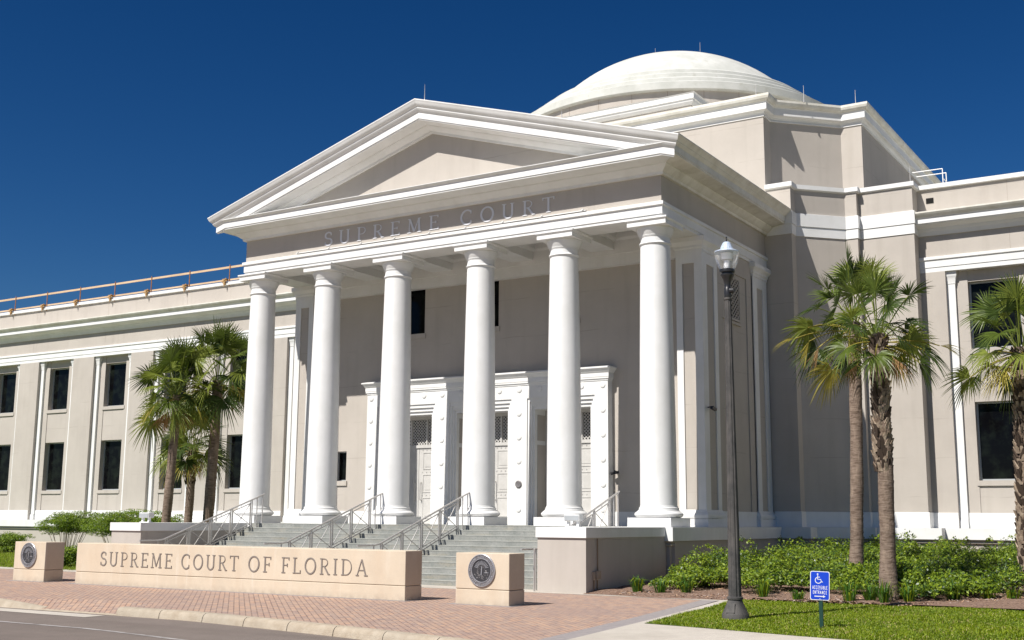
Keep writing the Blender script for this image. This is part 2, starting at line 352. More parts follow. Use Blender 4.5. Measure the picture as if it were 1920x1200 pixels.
# plaza of brick pavers with borders, sidewalk to the right
pz = [(-20,-5.75),(11.68,-5.75),(12.55,-10.8),(13.2,-15.2),(13.2,cy_(13.2)+0.16)] + [(x, cy_(x)+0.16) for x in reversed([4.2+i*0.8 for i in range(12)])] + [(3.30,-14.66),(3.28,-13.62),(-.5,-13.62),(-.52,-14.66),(-20,-14.66)]
sheet('plaza', pz, 0.0, M['paver'])
sheet('concrete_edge_strip', [(-60,-5.75),(-60,-5.2),(6.9,-4.7),(12.25,-5.15),(12.25,-5.75)], 0.004, M['concrete'])
sheet('paver_border', [(11.35,-5.75),(11.72,-5.75),(12.63,-10.8),(13.27,-15.4),(13.3,-17.0),(12.9,-17.0),(12.88,-15.4),(12.22,-10.8)], 0.004, M['greypaver'])
sheet('sidewalk', [(11.72,-5.4),(12.15,-5.4),(12.95,-11.95),(14.1,-12.16),(15.7,-12.52),(18,-12.9),(40,-14.5),(60,-15),(60,-24),(24,cy_(24)+0.1),(20,cy_(20)+0.1),(17,cy_(17)+0.1),(13.3,cy_(13.3)+0.15),(13.27,-15.4),(12.63,-10.8)], 0.008, M['concrete'])
sheet('sidewalk_far', [(-60,-14.7),(-60,-9.5),(-20,-9.5),(-20,-14.7)], 0.004, M['concrete'])
sheet('lawn', [(12.1,-5.3),(12.1,-5.6),(12.93,-11.93),(14.1,-12.14),(15.7,-12.5),(18,-12.88),(40,-14.48),(60,-14.98),(60,4),(20,1),(17.5,-3.0),(16.4,-3.8),(15.75,-5.3),(14.16,-5.5)], 0.012, M['soilgrass'])
sheet('lawn_left', [(-9.3,-5.2),(-60,-5.2),(-60,10.4),(-9.3,10.4)], 0.003, M['soilgrass'])
mu = MB()
gx = np.linspace(8.3, 40, 64); gy = np.linspace(-5.6, 10.4, 40); vs = []
for y in gy:
    for x in gx:
        e = 0.05+0.10*min(1, max(0, (y+5.4)/3))+0.03*math.sin(x*3.1+y*2)*math.sin(y*4.3) if y > -5.2 else 0.006
        vs.append((x, y+0.12*math.sin(x*2.3)*(y < -5), e))
fs = [(j*64+i, j*64+i+1, (j+1)*64+i+1, (j+1)*64+i) for j in range(39) for i in range(63) if not (gx[i] > 12.2 and gy[j] < -5.3) ]
mu.add(vs, fs); tag(mu.build('mulch_bed', M['mulch'], smooth=60), kind='structure')
# kerb stones: individual lengths with joints
kb = MB(); segs = [(-60,-0.55)]
for x0, x1 in [(-60,-30),(-30,-12),(-12,-6),(-6,-3.2),(-3.2,-0.5)]+[(3.3+i*1.18, 3.3+(i+1)*1.18) for i in range(20)]:
    g = random.uniform(.006,.014); k = 6; a, b_ = x0+g, x1-g
    prof = [(0.0,-0.16),(0.02,-0.06),(0.045,-0.015),(0.09,0.012),(0.24,0.014),(0.26,-0.02)]
    pth = [(a+(b_-a)*t/4, cy_(a+(b_-a)*t/4)) for t in range(5)]
    kb.sweep(pth, [(-o, z) for o, z in prof])
# ramped ends and drop of the curb cut
for xa, xb in ((-0.5, 1.0),):
    kb.add([(xa,-14.85,-0.16),(xb,-14.85,-0.16),(xa,-14.76,0.012),(xb,-14.78,-0.115),(xa,-14.6,0.014),(xb,-14.6,-0.09),(xa,-13.6,.006),(xb,-13.6,.006)], [(0,1,3,2),(2,3,5,4)])
kb.add([(1.0,-14.85,-0.138),(3.32,-14.85,-0.138),(1.0,-14.78,-.115),(3.32,-14.78,-.115)], [(0,1,3,2)])
rp = MB(); rp.add([(-.5,-14.6,.010),(1.0,-14.78,-.115),(3.32,-14.78,-.115),(3.32,-13.6,.003),(1.0,-13.6,.003),(-.5,-13.6,.003)], [(0,1,4,5),(1,2,3,4)]); tag(rp.build('curb_ramp', M['paver']), kind='structure')
tag(kb.build('curb', M['curb'], smooth=50), kind='structure')

# ================================================================ COURTHOUSE
CH = empty('courthouse', (0,0,0), 'large white and beige columned court building with a pediment and a pale dome', 'building')
ST, WH, WO, GV = 0, 1, 2, 3
BM = [M['stucco'], M['white'], M['white_old'], M['stucco_dk']]
XC = [-7.684, -4.661, -1.637, 1.637, 4.661, 7.684]
ZF = 1.532
# ---- columns
def make_column():
    s = MB(); pr = []
    for i in range(13):
        t = i/12; r = 0.515-0.085*(t**1.6); pr.append((r, 2.11+(9.52-2.11)*t))
    s.lathe([(0.555,2.0),(0.555,2.05),(0.53,2.07),(0.525,2.1)]+pr, n=64)
    col = s.build('column', M['white'], CH, smooth=35)
    b = MB(); b.box(-.653,.653,-.653,.653,ZF,1.782)
    tor = [(0.56,1.782)]+[(0.60+0.082*math.sin(math.pi*t/10), 1.785+0.175*t/10) for t in range(11)]+[(0.59,1.962),(0.59,1.985),(0.565,1.99),(0.56,2.0),(0.54,2.02)]
    b.lathe(tor, n=64); b.build('plinth', M['white'], col, smooth=40)
    c = MB()
    ring = [(0.43,9.50),(0.455,9.52),(0.468,9.55),(0.455,9.58),(0.435,9.60),(0.432,9.74),(0.447,9.745),(0.447,9.765),(0.46,9.77),(0.46,9.79)]
    ech = [(.465,9.80),(.485,9.84),(.505,9.88),(.525,9.93),(.54,9.97),(.545,10.0),(.54,10.021)]
    c.lathe(ring+ech, n=64)
    c.box(-.607,.607,-.607,.607,10.021,10.135)
    c.sweep([(-.607,-.607),(.607,-.607),(.607,.607),(-.607,.607)], [(0,10.135),(0.0,10.15),(0.02,10.16),(0.045,10.19),(0.045,10.2335)], closed=True)
    c.build('capital', M['white'], col, smooth=35)
    return col
col0 = make_column()
def dup(root, dx, dy=0, dz=0):
    def rec(o, p, top):
        c = o.copy(); COL.objects.link(c); c.parent = p
        if top: c.location = Vector(o.location)+Vector((dx, dy, dz))
        for ch in list(o.children): rec(ch, c, False)
        return c
    return rec(root, root.parent, True)
for x in XC[1:]: dup(col0, x)
col0.location = (XC[0], 0, 0)

# ---- portico entablature (front y=-.54, sides x=+-8.166, running back to y=8)
def U(xh, y0, yb=8.0): return [(-xh, yb), (-xh, y0), (xh, y0), (xh, yb)]
e = MB()
# solid core ring beam (front + two sides)
e.box(-8.09,8.09,-.46,.50,10.238,12.0,WH)
for sx in (-1, 1):
    a, b_ = sorted((sx*7.18, sx*8.09)); e.box(a, b_, .50, 7.99, 10.238, 12.0, WH)
prof = [(-.07,10.235),(0,10.235),(0,10.325),(.025,10.325),(.025,10.57),(.04,10.57),(.075,10.59),(.075,10.675),(.06,10.69),(-.05,10.69)]
e.sweep(U(8.14,-.512), prof, WH)
e.sweep(U(8.12,-.49), [(0,10.69),(0,11.47)], ST)
e.box(-5.65,5.72,-.60,-.49,10.715,10.745,WH)
for i in range(9): e.box(-5.6+i*1.4,-5.54+i*1.4,-.62,-.55,10.745,10.775,WH)
bed = [(0,11.47),(.10,11.47),(.11,11.545),(.14,11.56),(.20,11.60),(.27,11.67),(.30,11.70),(.30,11.73),(.36,11.74),(.62,11.80),(.70,11.79),(.745,11.80),(.745,11.85),(.77,11.85),(.77,12.045),(.78,12.05),(.82,12.085),(.86,12.12),(.86,12.14),(0,12.17)]
sp_ = bed[:-1]+[(.87,12.15),(.90,12.18),(.96,12.23),(.99,12.25),(.99,12.285),(.6,12.39),(0,12.57)]
for sg_ in (-1, 1):      # side cornice with gutter moulding, mitred at the front corner
    k = len(sp_); e.add([(sg_*(8.12+o), -.49-min(o, .95), z) for o, z in sp_]+[(sg_*(8.12+o), 8.0, z) for o, z in sp_], [(t, k+t, k+t+1, t+1) for t in range(k-1)], WO)
    t0 = 17; q_ = [(sg_*(8.12+o), -.49-o, z) for o, z in sp_[t0:]]+[(sg_*8.12, -.49-sp_[t0][0], sp_[t0][1])]
def mitre_front(prof):   # front run with mitred ends to meet the side runs
    vs = []; k = len(prof)
    for sgn in (-1, 1):
        for o, z in prof: vs.append((sgn*(8.12+o), -.49-o, z))
    return vs, [(t, k+t, k+t+1, t+1) for t in range(k-1)]
vs, fs = mitre_front(bed); e.add(vs, fs, WH)
ENT = e.build('entablature', BM, CH, smooth=25)
# ceiling with coffers
c = MB()
for x in XC[1:5]: c.box(max(x-.42,-7.18), min(x+.42,7.18), .50, 2.56, 10.24, 10.95)
c.box(-7.18,7.18,2.56,2.798,9.74,10.97); c.box(-7.18,7.18,.50,2.8,10.93,11.05)
c.box(-7.18,7.18,2.50,2.56,10.10,10.92)
for a, b_ in zip(XC, XC[1:]):
    x0, x1 = max(a+.42,-7.17), min(b_-.42,7.17)
    c.sweep([(x0,.50),(x1,.50),(x1,2.56),(x0,2.56)], [(0,10.50),(-.05,10.50),(-.10,10.60),(-.10,10.94)], side=1, closed=True)
c.build('coffered_ceiling', M['white'], CH)
# ---- pediment
MZ = 0.3012
def rake(mb, prof, m, zapex=15.0):
    k = len(prof)
    for sgn in (-1, 1):
        vs = []
        for o, dz in prof: vs.append((0, -.49-o, zapex+dz))
        for o, dz in prof: x = 8.12+o; vs.append((sgn*x, -.49-o, zapex+dz-MZ*x))
        fs = [(t, k+t, k+t+1, t+1) if sgn > 0 else (t, t+1, k+t+1, k+t) for t in range(k-1)]
        mb.add(vs, fs, m)
p = MB()
rake(p, [(-.0,-.90),(.10,-.90),(.11,-.83),(.20,-.79),(.27,-.73),(.30,-.70),(.31,-.67),(.62,-.63),(.70,-.645),(.745,-.64),(.748,-.60),(.772,-.60),(.772,-.40),(.780,-.40),(.785,-.385),(.83,-.345),(.87,-.275),(.87,-.245),(.88,-.225),(.895,-.215),(.94,-.17),(.97,-.11),(.99,-.05),(1.0,-.035),(1.0,0),(.3,.02),(0,.03)], WH)
p.add([(-8.12,-.49,12.0),(8.12,-.49,12.0),(0,-.49,14.2)], [(0,1,2)], ST)
p.add([(-8.12,-.488,12.0),(8.12,-.488,12.0),(8.12,-.488,12.55),(0,-.488,15.0),(-8.12,-.488,12.55)], [(0,1,2,3,4)], ST)
for sgn in (-1, 1):   # roof slopes behind the raking cornice
    p.add([(0,-.8,15.03),(0,8.05,15.03),(sgn*8.95,8.05,15.03-MZ*8.95),(sgn*8.95,-.8,15.03-MZ*8.95)], [(0,1,2,3)], WO)
p.build('pediment', BM, CH, smooth=25)

# ---- letters (stroke font)
def arc(cx, cy, rx, ry, a0, a1, n=10): return [(cx+rx*math.cos(R(a0+(a1-a0)*i/n)), cy+ry*math.sin(R(a0+(a1-a0)*i/n))) for i in range(n+1)]
T, H = 1, 0   # thick / thin strokes
G = {
 'S': (.56, [(T, arc(.28,.745,.2,.235,40,270,9)+arc(.28,.27,.225,.245,90,-140,9)[0:]) ], [(.455,.93,.455,.74),(.075,.27,.075,.05)]),
 'U': (.74, [(T, [(.14,1),(.14,.32)]+arc(.37,.3,.23,.28,180,360,10)+[(.6,.32),(.6,1)])], [(.02,1,.26,1),(.49,1,.71,1)]),
 'P': (.60, [(T, [(.15,0),(.15,1)]), (H, [(.15,.975)]+arc(.30,.73,.24,.245,90,-90,8)+[(.15,.485)])], [(.03,0,.29,0),(.03,1,.2,1)]),
 'R': (.68, [(T, [(.15,0),(.15,1)]), (H, [(.15,.975)]+arc(.30,.74,.23,.235,90,-90,8)+[(.15,.505)]), (T, [(.32,.5),(.60,.0)])], [(.03,0,.27,0),(.03,1,.2,1),(.54,0,.70,0)]),
 'E': (.60, [(T, [(.15,0),(.15,1)]), (H, [(.15,.975),(.54,.975)]), (H, [(.15,.52),(.42,.52)]), (H, [(.15,.025),(.56,.025)])], [(.03,0,.2,0),(.03,1,.2,1),(.54,1,.54,.84),(.56,0,.56,.17),(.42,.6,.42,.44)]),
 'M': (.90, [(H, [(.14,0),(.17,1)]), (T, [(.17,1),(.45,.08)]), (H, [(.45,.08),(.72,1)]), (T, [(.72,1),(.76,0)])], [(.03,0,.26,0),(.64,0,.88,0),(.07,1,.2,1),(.7,1,.83,1)]),
 'C': (.74, [(T, arc(.40,.5,.34,.49,48,312,16))], [(.63,.93,.63,.72),(.63,.28,.63,.07)]),
 'O': (.82, [(T, arc(.41,.5,.34,.49,0,360,24))], []),
 'T': (.68, [(T, [(.34,0),(.34,1)]), (H, [(.04,.975),(.64,.975)])], [(.22,0,.46,0),(.04,1,.04,.82),(.64,1,.64,.82)]),
 'F': (.58, [(T, [(.15,0),(.15,1)]), (H, [(.15,.975),(.52,.975)]), (H, [(.15,.5),(.42,.5)])], [(.03,0,.29,0),(.03,1,.2,1),(.52,1,.52,.82),(.42,.6,.42,.4)]),
 'L': (.60, [(T, [(.15,0),(.15,1)]), (H, [(.15,.025),(.54,.025)])], [(.03,1,.29,1),(.03,0,.2,0),(.54,0,.54,.2)]),
 'I': (.32, [(T, [(.16,0),(.16,1)])], [(.04,0,.28,0),(.04,1,.28,1)]),
 'D': (.76, [(T, [(.15,0),(.15,1)]), (H, [(.15,.975),(.32,.975)]+arc(.32,.5,.36,.475,90,-90,12)+[(.15,.025)])], [(.03,0,.2,0),(.03,1,.2,1)]),
 'A': (.74, [(H, [(.09,0),(.37,1)]), (T, [(.37,1),(.65,0)]), (H, [(.2,.34),(.54,.34)])], [(0,0,.2,0),(.54,0,.76,0)]),
 'H': (.78, [(T, [(.15,0),(.15,1)]), (T, [(.62,0),(.62,1)]), (H, [(.15,.5),(.62,.5)])], [(.03,0,.27,0),(.03,1,.27,1),(.5,0,.74,0),(.5,1,.74,1)]),
 'B': (.6, [(T, [(.12,0),(.12,1)]), (T, [(.12,.96),(.3,.96)]+arc(.3,.74,.2,.22,90,-90,6)+[(.12,.52)]), (T, [(.3,.52)]+arc(.32,.28,.22,.24,90,-90,6)+[(.12,.04)])], []),
 'N': (.68, [(T, [(.12,0),(.12,1)]), (T, [(.12,1),(.56,0)]), (T, [(.56,0),(.56,1)])], []),
}
def ribbon(pts, wd):
    P = [Vector(p_) for p_ in pts]; L, Q = [], []
    for i, q in enumerate(P):
        d = (P[min(i+1, len(P)-1)]-P[max(i-1, 0)])
        if d.length < 1e-6: d = Vector((1, 0))
        d.normalize(); nn = Vector((-d.y, d.x))*wd/2; L.append(q+nn); Q.append(q-nn)
    return L, Q
def glyph_polys(ch, tw=.125, hw=.06, serif=True):
    wdt, strokes, ser = G[ch]; out = []
    for kind, pts in strokes: out.append(ribbon(pts, tw if kind else hw))
    if serif:
        for x0, y0, x1, y1 in ser:
            out.append(ribbon([(x0, y0+(.02 if y0 == 0 and y1 == 0 else (-.02 if y0 == 1 and y1 == 1 else 0))), (x1, y1+(.02 if y0 == 0 and y1 == 0 else (-.02 if y0 == 1 and y1 == 1 else 0)))], .05))
    return wdt, out
def text_mb(mb, text, x0, x1, z0, h, y, depth, space=.16, word=.5, tw=.125, hw=.06, serif=True, place=None, m=0, sx=1.0):
    tot = 0
    for ch in text: tot += word if ch == ' ' else G[ch][0]*sx+space
    tot -= space; f = (x1-x0)/tot; cur = 0
    for ch in text:
        if ch == ' ': cur += word; continue
        wdt, polys = glyph_polys(ch, tw, hw, serif)
        for qi, (L, Q) in enumerate(polys):
            k = len(L); vs = []; dd = depth*(1+0.03*qi)
            for yy in (y, y-dd):
                for q in L+Q:
                    X_, Z_ = x0+(cur+q.x*sx)*f, z0+q.y*h
                    if place: vs.append(place(X_, Z_, yy))
                    else: vs.append((X_, yy, Z_))
            fs = []; o = 2*k
            for i in range(k-1):
                fs += [(o+i, o+i+1, o+k+i+1, o+k+i), (i, i+1, o+i+1, o+i), (k+i+1, k+i, o+k+i, o+k+i+1)]
            fs += [(0, o, o+k, k), (k-1, 2*k-1, o+2*k-1, o+k-1)]
            mb.add(vs, fs, m)
        cur += wdt*sx+space
def letters(text, x0, x1, z0, h, y, depth, m, parent, **kw):      # every letter a mesh of its own
    sp_ = kw.pop('space'); tot = sum(G[c_][0]+sp_ for c_ in text)-sp_; f = (x1-x0)/tot; cur = x0
    for c_ in text:
        lb_ = MB(); text_mb(lb_, c_, cur, cur+G[c_][0]*f, z0, h, y, depth, space=0, **kw); lb_.build('letter', m, parent); cur += (G[c_][0]+sp_)*f
letters('SUPREME', -4.47, .34, 10.87, .47, -.49, .02, M['metalletter'], ENT, space=.42, tw=.105, hw=.045)
letters('COURT', 1.17, 4.62, 10.87, .47, -.49, .02, M['metalletter'], ENT, space=.42, tw=.105, hw=.045)

# ---- portico floor, podium terrace, steps, cheek walls
pd = MB()
pd.box(-8.5,8.5,-.78,8.0,0.0,ZF-.36,ST); pd.box(-8.5,8.5,-.78,8.0,ZF-.36,ZF-.002,WH)
ter = [(0,ZF-.002),(.06,ZF-.002),(.06,1.17),(-.02,1.165),(-.03,1.13),(-.06,1.11),(-.02,1.06),(-.04,1.04),(-.10,1.03),(-.10,0.0)]
tm = [WH,WH,ST,ST,ST,ST,ST,ST,ST]
tpath = [(8.52,-1.02),(8.52,7.58),(9.48,7.58),(9.48,8.20),(10.78,9.45),(11.05,9.45),(11.05,9.68),(13.1,9.68),(13.1,10.2),(60,10.2)]
tcap = tpath+[(60,12),(8.0,12),(8.0,-1.02)]
pd.sweep([(7.0,-1.02)]+tpath, ter, mats=tm); pd.add([(x, y, ZF-.003) for x, y in tcap], [tuple(range(len(tcap)))], WH)
lp = mirror_x(tpath); pd.sweep(lp+[(-7.0,-1.02)], ter, mats=tm); pd.add([(-x, y, ZF-.003) for x, y in reversed(tcap)], [tuple(range(len(tcap)))], WH)
pd.build('podium', BM, CH)
st = MB(); nr = 11; rh = ZF/nr; y0 = -.80; td = .40
for i in range(nr):
    zt = ZF-i*rh; ya = y0-i*td
    st.box(-6.975,6.975, ya, ya+(td if i else 3.6), zt-rh if i < nr-1 else 0.0, zt-.012 if i else ZF, 0)
    if i: st.box(-6.975,6.975, ya-.004, ya+td, zt-.03, zt, 0)
    st.box(-6.972,6.972, ya-.008, ya+.03, zt-.012, zt+.002, 1)
st.build('entrance_steps', [M['granite'], M['nosing']], CH)
ck = MB()
for sx in (-1, 1):
    a, b_ = sorted((sx*6.98, sx*8.365)); ck = MB()
    ck.box(a+.03,b_-.03,-5.47,-1.0,0.0,1.29,ST); ck.box(a,b_,-5.516,-1.0,1.29,ZF+.002,WH)
    ck.build('cheek_wall', BM, CH)

# ---- back wall of the portico with holes
def wall(mb, x0, x1, z0, z1, y0, y1, holes, m):
    zs = sorted({z0, z1, *[h[2] for h in holes], *[h[3] for h in holes]})
    xs_ = sorted({x0, x1, *[h[0] for h in holes], *[h[1] for h in holes]})
    for za, zb in zip(zs, zs[1:]):
        run = None
        for xa, xb in list(zip(xs_, xs_[1:]))+[(None, None)]:
            solid = xa is not None and not any(h[0] < (xa+xb)/2 < h[1] and h[2] < (za+zb)/2 < h[3] for h in holes)
            if solid: run = (run[0], xb) if run else (xa, xb)
            elif run: mb.box(run[0], run[1], y0, y1, za, zb, m); run = None
DW = [-3.1, 0, 3.1]
bw = MB()
holes = [(c_-.53, c_+.53, 8.16, 9.83) for c_ in (-3.1, 0, 3.1)]+[(-6.5,-5.96,3.04,4.10),(5.96,6.5,3.04,4.10)]+[(c_-1.14, c_+1.14, ZF, 5.40) for c_ in DW]
wall(bw, -7.3, 7.3, ZF, 10.7, 2.80, 3.25, holes, ST); bw.box(-7.3,7.3,2.80,3.25,10.7,11.1,ST)
bw.box(-7.3,-4.8,2.775,2.81,ZF,1.97,WH); bw.box(4.8,7.3,2.775,2.81,ZF,1.97,WH)
bw.box(-8.0,8.0,4.2,4.4,ZF,10.7,ST)
bw.build('portico_back_wall', BM, CH)
def window(x0, x1, z0, z1, yw, yg, sill=True, frame=.05, mull=False, sill_d=.05):
    f = MB()
    for a in ((x0,x0+frame,z0,z1),(x1-frame,x1,z0,z1),(x0+frame,x1-frame,z0,z0+frame),(x0+frame,x1-frame,z1-frame,z1)): f.box(a[0],a[1],yg-.05,yg+.03,a[2],a[3])
    if mull: f.box((x0+x1)/2-.015,(x0+x1)/2+.015,yg-.03,yg+.02,z0+frame,z1-frame)
    o = f.build('window', M['frame'], CH)
    g = MB(); g.box(x0+frame-.005,x1-frame+.005,yg,yg+.01,z0+frame-.005,z1-frame+.005); g.build('pane', M['glass'], o)
    if sill: s = MB(); s.box(x0-.06,x1+.06,yw-sill_d,yg-.05,z0-.17,z0+.001); s.build('sill', M['stucco'], o)
    return o
for h in holes[:5]: window(h[0],h[1],h[2],h[3],2.80,3.02, frame=.04)
# ---- door surround and doors
ds = MB()
rings = [(1.34,5.74,2.50),(1.25,5.62,2.54),(1.17,5.50,2.59),(1.10,5.38,2.64),(1.03,5.27,2.68)]
wall(ds, -4.82, 4.82, ZF, 6.10, 2.50, 2.80, [(c_-rings[1][0], c_+rings[1][0], ZF, rings[1][1]) for c_ in DW], 0)
for c_ in DW:
    for (ro, zo, yo), (ri, zi, yi) in zip(rings[1:], rings[2:]):
        wall(ds, c_-ro, c_+ro, ZF, zo, yo, 3.0 if ri < 1.05 else 2.8, [(c_-ri, c_+ri, ZF, zi)], 0)
    # reveals
    wall(ds, c_-1.12, c_+1.12, ZF, 5.38, 3.0, 3.45, [(c_-1.03, c_+1.03, ZF, 5.27)], 0)
cor = [(0,6.04),(.02,6.06),(.02,6.10),(.05,6.12),(.05,6.16),(.06,6.18),(.06,6.30),(.08,6.32),(.13,6.40),(.17,6.44),(.17,6.48),(0,6.52)]
ds.box(-4.8,4.8,2.52,2.80,6.10,6.5)
ds.sweep([(-4.82,2.80),(-4.82,2.50),(4.82,2.50),(4.82,2.80)], cor)
surr = ds.build('door_surround', M['white'], CH)
def rosette(x, z, y=2.498, r=.095):
    rs = MB(); prof_ = [(r,0),(r,.014),(r*.88,.020),(r*.4,.024),(.001,.026)]; k = 14; vs = []
    for rr, d in prof_:
        for i in range(k): a = 2*math.pi*i/k; vs.append((x+rr*math.cos(a), y-d, z+rr*math.sin(a)))
    rs.add(vs, [(j*k+i, j*k+(i+1) % k, (j+1)*k+(i+1) % k, (j+1)*k+i) for j in range(len(prof_)-1) for i in range(k)]); rs.build('rosette', M['white'], surr, smooth=50)
for x in (-4.64,-1.55,1.55,4.64):
    for i in range(6):
        rosette(x, 5.92-i*.777)
for x in [-3.87+i*.775 for i in range(11)]:
    if min(abs(x-q) for q in (-4.64,-1.55,1.55,4.64)) > .3: rosette(x, 5.92)
for c_ in DW:
    for sx in (-1, 1):
        xw = c_+sx*1.028
        a, b_ = sorted((xw, xw-sx*.012))
        pn = MB(); pn.box(a,b_,2.80,3.32,1.75,4.12); pn.box(a,b_,2.80,3.32,4.26,5.10); pn.build('reveal_panel', M['stucco'], surr)
for c_ in DW:
    d = MB()
    d.box(c_-1.03,c_+1.03,3.30,3.42,4.17,4.27); d.box(c_-1.03,c_+1.03,3.30,3.42,5.17,5.28)
    for xa in (-1.03,-.37,.31,.97): d.box(c_+xa,c_+xa+.06,3.31,3.41,4.27,5.17)
    for sx in (-1, 1):
        a, b_ = sorted((c_+sx*.008, c_+sx*1.02)); d.box(a,b_,3.34,3.40,ZF+.01,4.17)
        for z0_, z1_ in ((1.72,2.45),(2.62,3.25),(3.42,4.02)):
            xa, xb = a+.17, b_-.17
            d.box(xa,xb,3.325,3.34,z1_-.03,z1_); d.box(xa,xb,3.325,3.34,z0_,z0_+.03); d.box(xa,xa+.03,3.325,3.34,z0_+.03,z1_-.03); d.box(xb-.03,xb,3.325,3.34,z0_+.03,z1_-.03)
            d.box(xa+.09,xb-.09,3.330,3.34,z0_+.09,z1_-.09)
        for z0_ in (2.53,3.33,4.10):
            for i in range(5): d.lathe([(.022,0),(.022,.001)],0,0,6) if False else d.box(a+.14+i*.17,a+.17+i*.17,3.322,3.34,z0_-.015,z0_+.015)
    dd = d.build('entrance_door', M['doorpaint'], CH)
    g = MB()
    for i in range(-10, 22):
        for sgn in (-1, 1):
            xa = c_-1.0+i*.115; za, zb = 4.27, 5.17
            x0_, x1_ = (xa, xa+.9) if sgn > 0 else (xa+.9, xa)
            # clip to opening
            lo_, hi_ = c_-.98, c_+.98
            def at(x): return za+(x-x0_)/(x1_-x0_)*(zb-za)
            xl, xr = max(min(x0_, x1_), lo_), min(max(x0_, x1_), hi_)
            if xr-xl > .02: g.beam((xl,3.36+.004*sgn,at(xl)), (xr,3.36+.004*sgn,at(xr)), .025, .014, up=(0,1,0))
    g.build('grille', M['doorpaint'], dd)
    k = MB(); k.box(c_-.97,c_+.97,3.40,3.41,4.27,5.17); k.build('transom_glass', M['glass'], dd)
    for sx in (-1, 1):
        h = MB(); xh = c_+sx*.13
        h.tube([(xh,3.33,2.35),(xh,3.25,2.37),(xh,3.25,2.95),(xh,3.33,2.97)], .016); h.build('handle', M['steel'], dd, smooth=40)

# ---- antae (corner piers of the portico) and side walls
def pilaster(mb, x0, x1, y0, y1, z0, z1, face, cap=True):
    """white pilaster with sunk beige panel; box core, base and cap by sweep round three faces"""
for sx in (-1, 1):
    sd = MB()
    def bx(x0, x1, y0_, y1_, z0, z1, m):
        a, b_ = sorted((sx*x0, sx*x1)); sd.box(a, b_, y0_, y1_, z0, z1, m)
    # anta core beige, white edge strips
    bx(7.34,8.13,2.29,3.45,ZF,9.95,ST)
    bx(7.31,7.52,2.25,2.80,ZF,9.95,WH); bx(7.91,8.165,2.25,2.62,ZF,9.95,WH); bx(7.52,7.91,2.25,2.29,9.45,9.95,WH)
    bx(7.90,8.165,3.19,3.46,ZF,9.95,WH); bx(8.10,8.162,2.62,3.19,9.45,9.95,WH)
    ring_ = [(sx*7.31,2.8),(sx*7.31,2.25),(sx*8.165,2.25),(sx*8.165,3.46),(sx*8.0,3.46)]
    sgn = 1 if sx > 0 else -1
    basep = [(0,1.78),(.07,1.78),(.085,1.82),(.085,1.88),(.06,1.93),(.03,1.95),(.02,2.0),(0,2.03)]
    plin = [(0,ZF),(.075,ZF),(.075,1.77),(0,1.77)]
    capp = [(0,9.80),(.02,9.80),(.02,9.88),(.05,9.92),(.05,9.97),(.10,10.06),(.14,10.10),(.14,10.2),(.14,10.236)]
    for pr_ in (basep, plin, capp): sd.sweep(ring_, pr_, WH, side=sgn)
    bx(7.25,8.165,2.26,3.45,9.95,10.236,WH)
    # side wall with sunk panel
    bx(7.6,8.06,3.46,8.0,ZF,9.60,ST); bx(7.6,8.10,3.46,8.0,9.60,10.24,ST)
    bx(8.06,8.10,3.46,3.95,ZF,9.60,ST); bx(8.06,8.10,6.15,6.60,ZF,9.60,ST)
    bx(8.06,8.10,3.95,4.25,8.0,9.60,ST); bx(8.06,8.10,3.46,6.6,9.25,9.60,ST) if False else None
    bx(8.06,8.125,3.46,8.0,ZF,2.0,WH)
    # rear pilaster
    bx(8.0,8.13,6.60,7.92,ZF,9.95,ST); bx(8.0,8.165,6.60,6.95,ZF,9.95,WH); bx(8.0,8.165,7.52,7.90,ZF,9.95,WH); bx(8.0,8.162,6.95,7.52,9.45,9.95,WH)
    rr = [(sx*8.0,6.60),(sx*8.165,6.60),(sx*8.165,7.90),(sx*8.0,7.90)]
    for pr_ in (basep, plin, capp): sd.sweep(rr, pr_, WH, side=sgn)
    bx(8.0,8.165,6.61,7.89,9.95,10.236,WH)
    sd.build('portico_side_wall', BM, CH, smooth=25)
# grille with round holes high on the right side wall
gr = MB()
def vent_grille(x, y0_, y1_, z0, z1):
    gr.box(x-.02, x+.035, y0_-.07, y0_, z0-.07, z1+.07); gr.box(x-.02, x+.035, y1_, y1_+.07, z0-.07, z1+.07)
    gr.box(x-.02, x+.035, y0_, y1_, z0-.07, z0); gr.box(x-.02, x+.035, y0_, y1_, z1, z1+.07)
    gr.box(x-.02, x+.06, y0_-.1, y1_+.1, z0-.20, z0-.13)
    n1, n2 = 4, 8
    for i in range(-n2, n1+n2+1):
        for sgn_ in (-1, 1):
            ya = y0_+(y1_-y0_)*i/n1; slope = (z1-z0)/n2/((y1_-y0_)/n1)
            L_ = (z1-z0)/slope; A, B = (ya, z0), (ya+sgn_*L_, z1)
            lo_, hi_ = y0_, y1_
            def at(y): return A[1]+(y-A[0])/(B[0]-A[0])*(B[1]-A[1])
            yl, yr = max(min(A[0], B[0]), lo_), min(max(A[0], B[0]), hi_)
            if yr-yl > .01: gr.beam((x+.01+.003*sgn_, yl, at(yl)), (x+.01+.003*sgn_, yr, at(yr)), .035, .02, up=(1,0,0))
vent_grille(8.08, 4.62, 5.46, 8.12, 9.42)
gg = gr.build('wall_grille', M['stucco'], CH)
q = MB(); q.box(8.05,8.066,4.6,5.5,8.1,9.44); q.build('grille_opening', M['blackhole'], gg)

